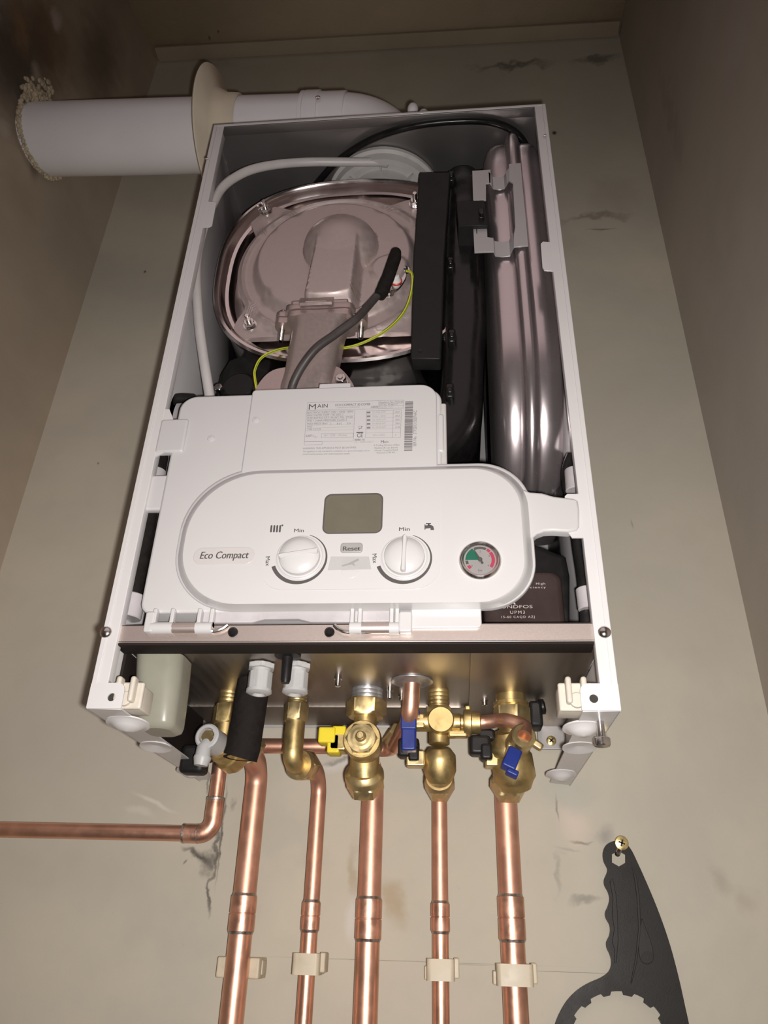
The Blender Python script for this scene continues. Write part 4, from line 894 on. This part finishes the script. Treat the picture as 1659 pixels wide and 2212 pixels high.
# discharge pipe: relief valve stub, horizontal run behind the valves, elbow, run to the left wall
dp = thing('discharge_pipe', 'copper discharge pipe crossing behind the valves and leaving to the left wall', 'pipe', (-165, YP, -56))
sx, sy = at(890, 1475, z=60).x, at(890, 1475, z=60).y
MB().tube(round_path([(sx, sy, 62), (sx - 2, sy + 6, 28), (20, -70, 24)], 18, 10), 7.6, 28).build('relief_stub', 'copper', dp)
k = MB(); k.lathe([(19, 0), (19, 1.2), (14, 2.4), (9.5, 2.4), (8, 3.2)], (sx, sy, 61.8), (0, 0, -1), 40); k.build('washer', 'thread_grey', dp)
k = MB(); n0 = at(852, 1592, y=-74); k.hexnut(n0 + Vector((-4, 14, 0)), n0 + Vector((5, -6, 4)), 17); k.build('compression_nut', 'brass_lite', dp)
MB().tube(round_path([n0 + Vector((-3, 12, 0)), (16, YP, 27), (-30, YP, 30), (-164, YP, 30), (-164, YP, -56), (-490, YP - 6, -56)], 14, 10), 7.5, 28).build('tube', 'copper', dp, sharp=60)
k = MB(); k.tube(round_path([(-164, YP, -22), (-164, YP, -56), (-192, YP - .5, -56)], 13, 12), 9.0, 28); ebw = k.build('elbow', 'copper_fit', dp, sharp=60)
for a, b in (((-164, YP, -21.5), (-164, YP, -25)), ((-192.5, YP - .5, -56), (-190, YP - .5, -56)), ((-178, YP - .3, -56), (-176.5, YP - .3, -56))):
    MB().cyl(a, b, 9.25, 28, .4).build('solder_joint', 'solder', ebw)
# pipe clips
def clip(x, z, r, open_=False, label=''):
    mb = MB(); w = r + 5; h = 8.5
    if open_:
        mb.box(x - w - 5, x + w + 3, -19, 0, z - h, z + h, 1.2); mb.box(x - w - 5, x - r + 1, -32, -16, z - h, z + h, 1.5); mb.box(x + r - 1, x + w + 4, -36, -16, z - h, z + h, 1.5)
        mb.box(x + w - 2, x + w + 5, -26, -8, z - h + 3, z + h - 2, 1)
    else:
        mb.box(x - w + 2, x + w - 2, -24, 0, z - h, z + h, 1.2)
        out = rrect(-w, w, -w * .95, w, 4, 5)
        mb.sheet(out, [circ(0, 0, r + .15, 32)], (x, YP, z - h), (1, 0, 0), (0, 1, 0), (0, 0, 1), 2 * h)
        mb.box(x + w - 1, x + w + 4, -42, -20, z - h + 2, z + h + 1, 1.2); mb.box(x - w - 2.5, x - w + 1, -30, -12, z - h, z + h - 6, 1)
    o = mb.build('pipe_clip', 'nylon'); tag(o, label, 'pipe clip', 'nylon pipe clips along the pencil line'); return o
clip(-124, -169, 11, True, 'open nylon pipe clip, mostly behind the leftmost thick copper pipe')
clip(-59, -164, 7.5, False, 'closed nylon clip on the thin copper pipe left of the unclipped middle one')
clip(62, -165, 7.5, False, 'closed nylon clip on the thin copper pipe right of the unclipped middle one')
clip(127, -167, 11, False, 'wide closed nylon clip on the rightmost thick copper pipe')

# ================================================================ valves
def thread(mb, x, y, z0, z1, r, n=4):
    mb.cyl((x, y, z0), (x, y, z1), r - .7, 28); d = (z1 - z0) / n
    for i in range(n): mb.lathe([(r - .6, 0), (r, d * .5), (r - .6, d)], (x, y, z0 + i * d), (0, 0, 1), 28, cap0=False, cap1=False)
# 1 heating flow valve with white drain nozzle
x = -138.5; y = -122
v1 = thing('service_valve', 'leftmost brass valve, with a white drain nozzle and black handle', 'valve', (x, y, -20))
k = MB(); thread(k, x, y, 48, 63, 10.2); k.hexnut((x, y, 50), (x, y, 31), 23, 2, PI / 6); k.cyl((x, y, 33), (x, y, 12), 9.8, 28); k.ball((x, y, 9), 14, 14, 14)
d = Vector((.42, .86, -.28)).normalized(); o = Vector((x, y, 9)); k.lathe([(13.5, -8), (13.5, 8), (15.5, 9), (15.5, 20), (14, 22), (13, 24)], o, d, 32); k.build('body', 'brass', v1)
k = MB(); k.hexnut((-124, -101, 14), (-124, -82, 21), 30, 2); k.build('pipe_nut', 'brass_lite', v1)
k = MB(); dn = at(447, 1590, y=-160); d2 = (dn - o).normalized(); k.lathe([(11.5, 6), (11.5, 15), (9, 17), (9, 22)], o, d2, 28); k.build('drain_boss', 'brass_lite', v1)
k = MB(); p1 = dn; k.lathe([(11, -26), (11.2, 0), (9.8, 1.2), (7.4, 1.2), (7, -4), (.1, -4)], p1, d2, 28)
k.tube([p1 - d2 * 8 + Vector((-1, -2, -5)), at(440, 1618, y=-158), at(437, 1640, y=-158)], lambda t: 6.2 + .8 * t, 20); k.lathe([(7.6, 0), (7.8, 2), (6, 8)], at(438, 1634, y=-158), (-.1, 0, -1), 20); k.build('drain_nozzle', 'grey_white', v1, label='white plastic nozzle')
k = MB(); k.hexnut(p1 - d2 * 5, p1 - d2 * 1, 11.5); k.build('drain_screw', 'brass_lite', v1)
k = MB(); k.box(x - 42, x - 18, y + 6, y + 26, -12, 14, 4); k.cyl((x - 20, y + 14, 3), (x - 6, y + 8, 5), 6, 18); k.build('handle', 'black', v1, label='black handle')
# 2 hot water elbow
x = -71.5; y = -122
v2 = thing('brass_elbow', 'plain brass elbow fitting between the black rubber tube and the gas cock', 'pipe fitting', (x, y, -20))
k = MB(); thread(k, x, y, 50, 63, 9.2); k.tube(round_path([(x, y, 36), (x, y, -2), (x + 4, y + 22, -2)], 9, 10), 9.4, 28); k.build('body', 'brass', v2, sharp=60)
k = MB(); k.hexnut((x, y, 51), (x, y, 34), 20.5, 1.6, PI / 6); k.build('union_nut', 'brass_lite', v2)
k = MB(); e_d = Vector((.3, 1, .10)).normalized(); o = Vector((x + 3, y + 15, -2)); k.lathe([(13.5, 0), (14, 1), (14, 5), (12, 6)], o, e_d, 32); k.hexnut(o + e_d * 6, o + e_d * 20, 25, 2); k.build('pipe_nut', 'brass_lite', v2)
# 3 gas cock
x = -4; y = -128
v3 = thing('gas_cock', 'brass gas cock with a yellow handle and a hexagon cap facing the room', 'valve', (x, y, -30))
k = MB(); thread(k, x + 1, y - 4, 52, 63, 15, 3); k.build('thread', 'thread_grey', v3, label='grey threaded collar')
k = MB(); k.hexnut((x + .5, y - 2, 53), (x + .5, y - 2, 36), 33, 3, PI / 6); k.build('union_nut', 'brass_lite', v3)
cz3 = at(785, 1596, y=-156).z; k = MB(); k.cyl((x, y - 2, 38), (x, y - 2, 24), 10.5, 28); k.lathe([(14, 26), (16.8, 22), (17.2, 3), (16, 0), (.1, 0)], (x + .5, -156, cz3), (0, 1, 0), 48); k.cyl((x, y, cz3), (x, y + 8, -14), 13.5, 32); k.build('body', 'brass', v3)
k = MB(); k.hexnut((x + .5, -155, cz3), (x + .5, -160, cz3), 25, 1.2, 0); k.lathe([(9.5, 0), (9.5, 1.8), (7.5, 2)], (x + .5, -160, cz3), (0, -1, 0), 28); k.lathe([(4.8, 0), (4.8, 4), (3.5, 5), (3.5, 9), (2.8, 9.8), (1.2, 9.8), (1.0, 9), (.1, 9)], (x + .5, -161, cz3), (0, -1, 0), 24); k.build('cap', 'brass_lite', v3)
k = MB(); g_d = Vector((0, .8, -.6)).normalized(); o = Vector((x - .5, y + 8, -11)); k.lathe([(14, -4), (17.5, 0), (18, 1.5), (18, 6), (15.5, 8)], o, g_d, 36); k.hexnut(o + g_d * 8, o + g_d * 20, 30, 2); k.build('pipe_nut', 'brass_lite', v3)
k = MB(); k.box(x - 30, x - 14, -150, -132, cz3 - 9, cz3 + 7, 2); k.cyl((x - 30, -141, cz3), (x - 12, -141, cz3), 6.5, 20); k.build('spindle_arm', 'brass', v3)
k = MB(); a, b = at(690, 1572, y=-148), at(724, 1606, y=-148); k.box(a.x, b.x, -152, -134, b.z, a.z, 1.5); a, b = at(722, 1570, y=-146), at(747, 1594, y=-146); k.box(a.x - 1, b.x, -150, -134, b.z + 1, a.z, 1.2); a, b = at(708, 1606, y=-146), at(731, 1628, y=-146); k.box(a.x, b.x + 1, -150, -132, b.z, a.z + 8, 1.5); k.build('handle', 'yellow', v3, label='yellow handle')
# 4 cold inlet valve
x = 64; y = -128
v4 = thing('inlet_valve', 'brass valve with an upright bright blue handle and a side arm to the filling link', 'valve', (x, y, -30))
cz4 = at(960, 1556, y=-142).z
k = MB(); thread(k, x, y, 45, 63, 10, 5); k.hexnut((x, y, 46), (x, y, 40), 22, 1); k.lathe([(10.5, 18), (11.8, 14), (12, 2), (11, 0), (.1, -.3)], (x + 2, -146, cz4), (0, 1, 0), 40); k.cyl((x - 24, -134, cz4), (x + 20, -134, cz4), 8.2, 28, 1); k.cyl((x, y, 44), (x, y, cz4 - 18), 9.5, 28)
k.box(x - 26, x - 12, -142, -126, cz4 - 7, cz4 + 7, 2); k.cyl((x + 18, -134, cz4), (x + 36, -134, cz4), 7, 24); 
for i in range(5): k.lathe([(6.8, 0), (7.8, .9), (6.8, 1.8)], (x + 22 + i * 2.4, -134, cz4), (1, 0, 0), 24, cap0=False, cap1=False)
k.box(x + 8, x + 26, -139, -130, cz4 - 14, cz4 - 7, 2); k.build('body', 'brass', v4)
k = MB(); k.lathe([(10, 10), (14.6, 4), (15, 0), (15, -10), (13.5, -14), (11, -20)], (x, -116, 2), Vector((0, -.35, 1)), 40); k.build('lower_body', 'brass', v4)
k = MB(); o = Vector((x - .5, -110, -16)); k.hexnut(o, o + Vector((0, 18, -4)), 24, 1.6); k.lathe([(12, 0), (13.5, 2), (13.5, 6)], o + Vector((0, -4, 2)), Vector((0, 1, -.3)), 32); k.build('pipe_nut', 'brass_lite', v4)
k = MB(); k.box(x - 30, x - 13, -126, -112, -6, 8, 1.5); k.build('side_arm', 'brass_lite', v4)
k = MB(); a, b = at(868, 1540, y=-152), at(898, 1621, y=-152); k.box(a.x, b.x, -154, -140, b.z, a.z, 1.6); k.box(a.x - .6, b.x + .5, -155, -146, a.z - 15, a.z - .5, 1.2); k.box(b.x - 2, b.x + 3, -150, -142, cz4 + 3, cz4 + 8, .8); k.build('handle', 'blue', v4, label='blue handle')
k = MB(); a, b = at(860, 1594, y=-128), at(905, 1644, y=-128); k.box(a.x, b.x, -130, -112, b.z + 4, a.z, 2.5); k.box((a.x + b.x) / 2, b.x, -132, -116, b.z, b.z + 12, 2); k.build('lock_handle', 'black', v4, label='black handle')
# 5 heating return valve
x = 131; y = -122
v5 = thing('return_valve', 'rightmost brass valve, with a black handle and a small tilted blue lever', 'valve', (x, y, -30))
k = MB(); k.cyl((x, y, 46), (x, y, 63), 14, 32); k.lathe([(14, 0), (16.5, 1), (16.5, 4), (14, 5)], (x, y, 48), (0, 0, 1), 36); k.cyl((x, y, 34), (x, y, -2), 12, 32)
bd = Vector((.18, .50, -1)).normalized(); o = Vector((x - 4, y - 2, 14)); k.lathe([(11, -12), (16, -4), (18.5, 0), (18.5, 6), (17, 8), (19, 11), (19, 30), (16, 34), (13, 40)], o, bd, 44); k.build('body', 'brass', v5)
k = MB(); k.hexnut((x, y, 49), (x, y, 31), 30, 2.4, .26); k.build('union_nut', 'brass_lite', v5)
k = MB(); k.box(x - 26, x - 14, -130, -112, -6, 8, 1.5); k.cyl((x - 24, -122, 2), (x - 8, -122, 2), 8, 24); k.build('side_arm', 'brass_lite', v5)
k = MB(); o = Vector((x - 4, -104, -12)); k.hexnut(o + Vector((0, 2, 0)), o + Vector((0, 18, -5)), 30, 2); k.build('pipe_nut', 'brass_lite', v5)
k = MB(); a, b = at(1014, 1588, y=-134), at(1062, 1642, y=-134); k.box(a.x, b.x, -136, -118, b.z + 5, a.z, 3); k.box((a.x + b.x) / 2, b.x + 1, -138, -120, b.z, b.z + 14, 2.5); k.box(a.x + 8, b.x + 4, -134, -124, a.z - 4, a.z + 6, 2.5); k.build('handle', 'black', v5, label='black handle')
k = MB(); p = at(1105, 1640, y=-160); u = (at(1114, 1618, y=-160) - at(1094, 1668, y=-154)).normalized()
rot = Matrix.Rotation(math.atan2(u.x, u.z), 3, 'Y') @ Matrix.Rotation(-.25, 3, 'X'); k.box(p.x - 6, p.x + 6, p.y - 5, p.y + 6, p.z - 10, p.z + 9, 1.4, rot=rot); k.box(p.x - 5, p.x + 5, p.y - 4, p.y + 5, p.z + 9 - 1 - 22, p.z - 9, 1.2, rot=rot); k.build('lever', 'blue', v5, label='blue lever')
k = MB(); p2 = at(1113, 1612, y=-150); k.box(p2.x - 7, p2.x + 5, -154, -134, p2.z - 6, p2.z + 5, 1.5, rot=rot); k.build('lever_boss', 'brass_lite', v5)
k = MB(); p = at(1152, 1545, y=-116); k.box(p.x - 4, p.x + 8, -124, -100, p.z - 12, p.z + 12, 3); k.lathe([(7, 0), (7, 5), (4, 6)], (p.x + 6, -114, p.z + 8), (1, -.2, .1), 20); k.build('drain_cap', 'black', v5, label='black cap at the side')
# filling link between the two right-hand valves
ya = -134; E1 = at(1050, 1565, y=ya); cz = cz4
fl2 = thing('filling_link', 'short bright copper filling tube joining the two right-hand brass valves', 'filling link', (100, -134, 0))
pe = at(1132, 1590, y=-160); ps = Vector((100, ya, cz4))
MB().tube(smooth_path([ps, Vector((108, ya - 1, cz4 + .5)), Vector((118, ya - 5, cz4 + 1)), Vector((126, ya - 12, cz4 - 1)), at(1133, 1570, y=-152), pe], 8), 6.2, 24).build('tube', 'copper', fl2, sharp=60)
k = MB(); k.lathe([(8, 0), (11.5, .6), (12, 2), (12, 7), (10, 8), (10, 15), (8, 16)], (86, ya, cz4), (1, 0, 0), 32); k.box(88, 93, ya - 4, ya + 4, cz4 + 10, cz4 + 15, 1.2); k.build('union_nut', 'brass', fl2)
k = MB(); dd = (pe - Vector((x - 2, -126, 8))).normalized(); k.lathe([(10.5, -22), (11, -6), (11, 0), (9.8, 1.4), (6.4, 1.4), (6.2, -3)], pe, dd, 32); k.box(pe.x + 7, pe.x + 16, pe.y, pe.y + 8, pe.z - 10, pe.z - 4, 1.5, rot=Matrix.Rotation(.6, 3, 'Y')); k.build('end_collar', 'brass_lite', fl2)
# black rubber tube hanging below the plate
k = MB(); a = at(546, 1500, z=50); a = Vector((-104, -165, 60)); k.tube([a, (-107, -164, 0), (-109, -163, -8)], 15, 36, False); k.tube([(-109, -163, -8), (-107, -164, 0), a], 11.5, 36, False)
r1 = []; k2 = [(15, 0), (11.5, 0)]; 
k.lathe([(15, 0), (11.5, 0)], (-109, -163, -8), (-.03, 0, -1), 36, cap0=False, cap1=False)
hb = k.build('rubber_tube', 'black_foam', None); tag(hb, 'stubby black rubber tube hanging under the left white cable gland', 'rubber tube')
# ================================================================ spanner on its screw
def SP(zx, zy, y=-9): v = at(1150 + zx / 3.259, 1700 + zy / 3.259, y=y); return (v.x, v.z)
ctl = [(500, 460), (520, 410), (560, 385), (612, 378), (660, 398), (700, 448), (740, 530), (790, 640), (850, 780), (905, 920), (960, 1080), (1000, 1220), (1040, 1380), (1075, 1540), (1105, 1680), (1118, 1800), (1095, 1930), (1030, 2060), (930, 2160), (800, 2230), (650, 2262), (500, 2250), (360, 2195), (245, 2100), (175, 1980), (143, 1850), (143, 1750), (165, 1662), (200, 1580), (250, 1500), (320, 1430), (400, 1380), (480, 1345), (532, 1310), (555, 1270), (558, 1220), (546, 1175), (527, 1133), (524, 1092), (543, 1050), (551, 1010), (545, 968), (520, 922), (516, 882), (534, 840), (546, 790), (536, 740), (511, 692), (508, 652), (527, 605), (530, 572), (505, 520)]
outl = [(p.x, p.y) for p in smooth_path([Vector((*SP(a, b), 0)) for a, b in ctl], 4, True)]
ring = []
for k_ in range(192):
    a = 2 * PI * k_ / 192; ph = (math.degrees(a) - 90 + 12.8 + 5) % 25.7; r = 336 if ph < 10.5 else 362
    ring.append(SP(602 + r * math.cos(a), 1800 - r * math.sin(a)))
hexh = [SP(610 + 57 * math.cos(math.radians(90 + 60 * i)), 503 + 57 * math.sin(math.radians(90 + 60 * i))) for i in range(6)]
sp = MB(); sp.sheet(outl, [ring, hexh], (0, -4, 0), (1, 0, 0), (0, 0, 1), (0, -1, 0), 5)
spn = sp.build('plastic_spanner', 'spanner', None); tag(spn, 'black plastic ring spanner with finger grips hanging on the wall at lower right', 'spanner')
k = MB()
def pad(pts, y0, r=.6): k.prism([SP(a, b) for a, b in pts][::-1], y0, -8.5, r)
pad([(565, 640), (590, 760), (600, 900), (605, 1080), (590, 1240), (575, 1240), (578, 1150), (560, 1090), (575, 1000), (560, 900), (565, 780), (545, 670)], -10)
pad([(700, 560), (735, 640), (755, 780), (765, 1000), (735, 1240), (700, 1380), (690, 1380), (725, 1200), (745, 1000), (735, 780), (715, 640)], -10)
k.prism([SP(p.x, p.y) for p in smooth_path([Vector(v) for v in ((772, 925, 0), (800, 1000, 0), (835, 1090, 0), (852, 1180, 0), (845, 1230, 0), (805, 1248, 0), (765, 1225, 0), (748, 1150, 0), (752, 1070, 0), (762, 980, 0))], 4, True)][::-1], -9.9, -8.5, .5)
k.build('grip_pad', 'spanner_pad', spn)
k = MB(); k.prism([SP(808 + 42 * math.cos(a), 1200 + 42 * math.sin(a)) for a in [2 * PI * i / 24 for i in range(24)]][::-1], -10.1, -9, .1); k.build('blind_hole', 'spanner', spn)
h0 = at(1343, 1821, y=-27); w0 = at(1333, 1846, y=0)
ws = thing('wall_screw', 'yellow cross-head screw in the wall that carries the black spanner', 'screw', (w0.x, 0, w0.z))
dirv = (h0 - w0).normalized(); k = MB(); k.cyl(w0, h0 + Vector((0, 2, 0)), 2.2, 16)
for i in range(12): k.lathe([(2.1, 0), (2.7, .6), (2.1, 1.2)], w0 + dirv * (1 + i * 1.8), dirv, 16, cap0=False, cap1=False)
k.build('shank', 'chrome', ws)
k = MB(); k.lathe([(2.2, -3.2), (6.3, 0), (6.4, .5), (5.8, .8), (.1, .9)], h0, Vector((0, -1, -.05)), 32); hd = k.build('head', 'gold', ws)
k = MB()
for i in range(2): k.box(h0.x - 3.2, h0.x + 3.2, h0.y - 1.05, h0.y - .8, h0.z - .75, h0.z + .75, 0, rot=Matrix.Rotation(math.radians(20 + 90 * i), 3, 'Y'))
k.build('cross_recess', 'hole', hd)
# cross recesses of the pale screws
k = MB(); c = at(1190, 1602, y=-4)
for i in range(2): k.box(c.x - 2.8, c.x + 2.8, -9.9, -9.5, c.z - .7, c.z + .7, 0, rot=Matrix.Rotation(math.radians(45 + 90 * i), 3, 'Y'))
k.build('cross_recess', 'hole', wt)

# ================================================================ light
wd = bpy.data.worlds.new('room beyond'); sc.world = wd; wd.use_nodes = True; g = NG(wd.node_tree)
bg = wd.node_tree.nodes['Background']; tc = g.n('ShaderNodeTexCoord'); sx_ = g.n('ShaderNodeSeparateXYZ'); g.l(tc.outputs['Generated'], sx_.inputs[0])
fz = g.rng(sx_.outputs[2], .18, .62); ny = g.rng(sx_.outputs[1], .0, -.4)      # the lit upper part of the room behind the camera
base_ = g.mix(g.rng(sx_.outputs[2], -.5, .6), (.030, .025, .021), (.075, .06, .053))
col = g.mix(g.mul(fz, ny), base_, (.60, .475, .465))
g.l(col, bg.inputs['Color']); bg.inputs['Strength'].default_value = WORLD_S
lp = bpy.data.lights.new('phone_flash', 'SPOT'); lo = bpy.data.objects.new('phone_flash', lp); COL.objects.link(lo)
lp.energy = FLASH_W; lp.color = (1.0, .955, .92); lp.shadow_soft_size = .006; lp.spot_size = math.radians(120); lp.spot_blend = 1.0
pos = CAM + CR * 12 - CU * 10 + CF * 6
mm_ = m.copy(); mm_ = (Matrix((CR, (CU + CF * .20).normalized(), -(CF - CU * .20).normalized())).transposed()).to_4x4(); mm_.translation = S(pos); lo.matrix_world = mm_
sc.view_settings.view_transform = 'Standard'; sc.view_settings.look = 'None'; sc.view_settings.gamma = 1; sc.view_settings.exposure = EXPO
try: sc.view_settings.use_curve_mapping = False
except Exception: pass
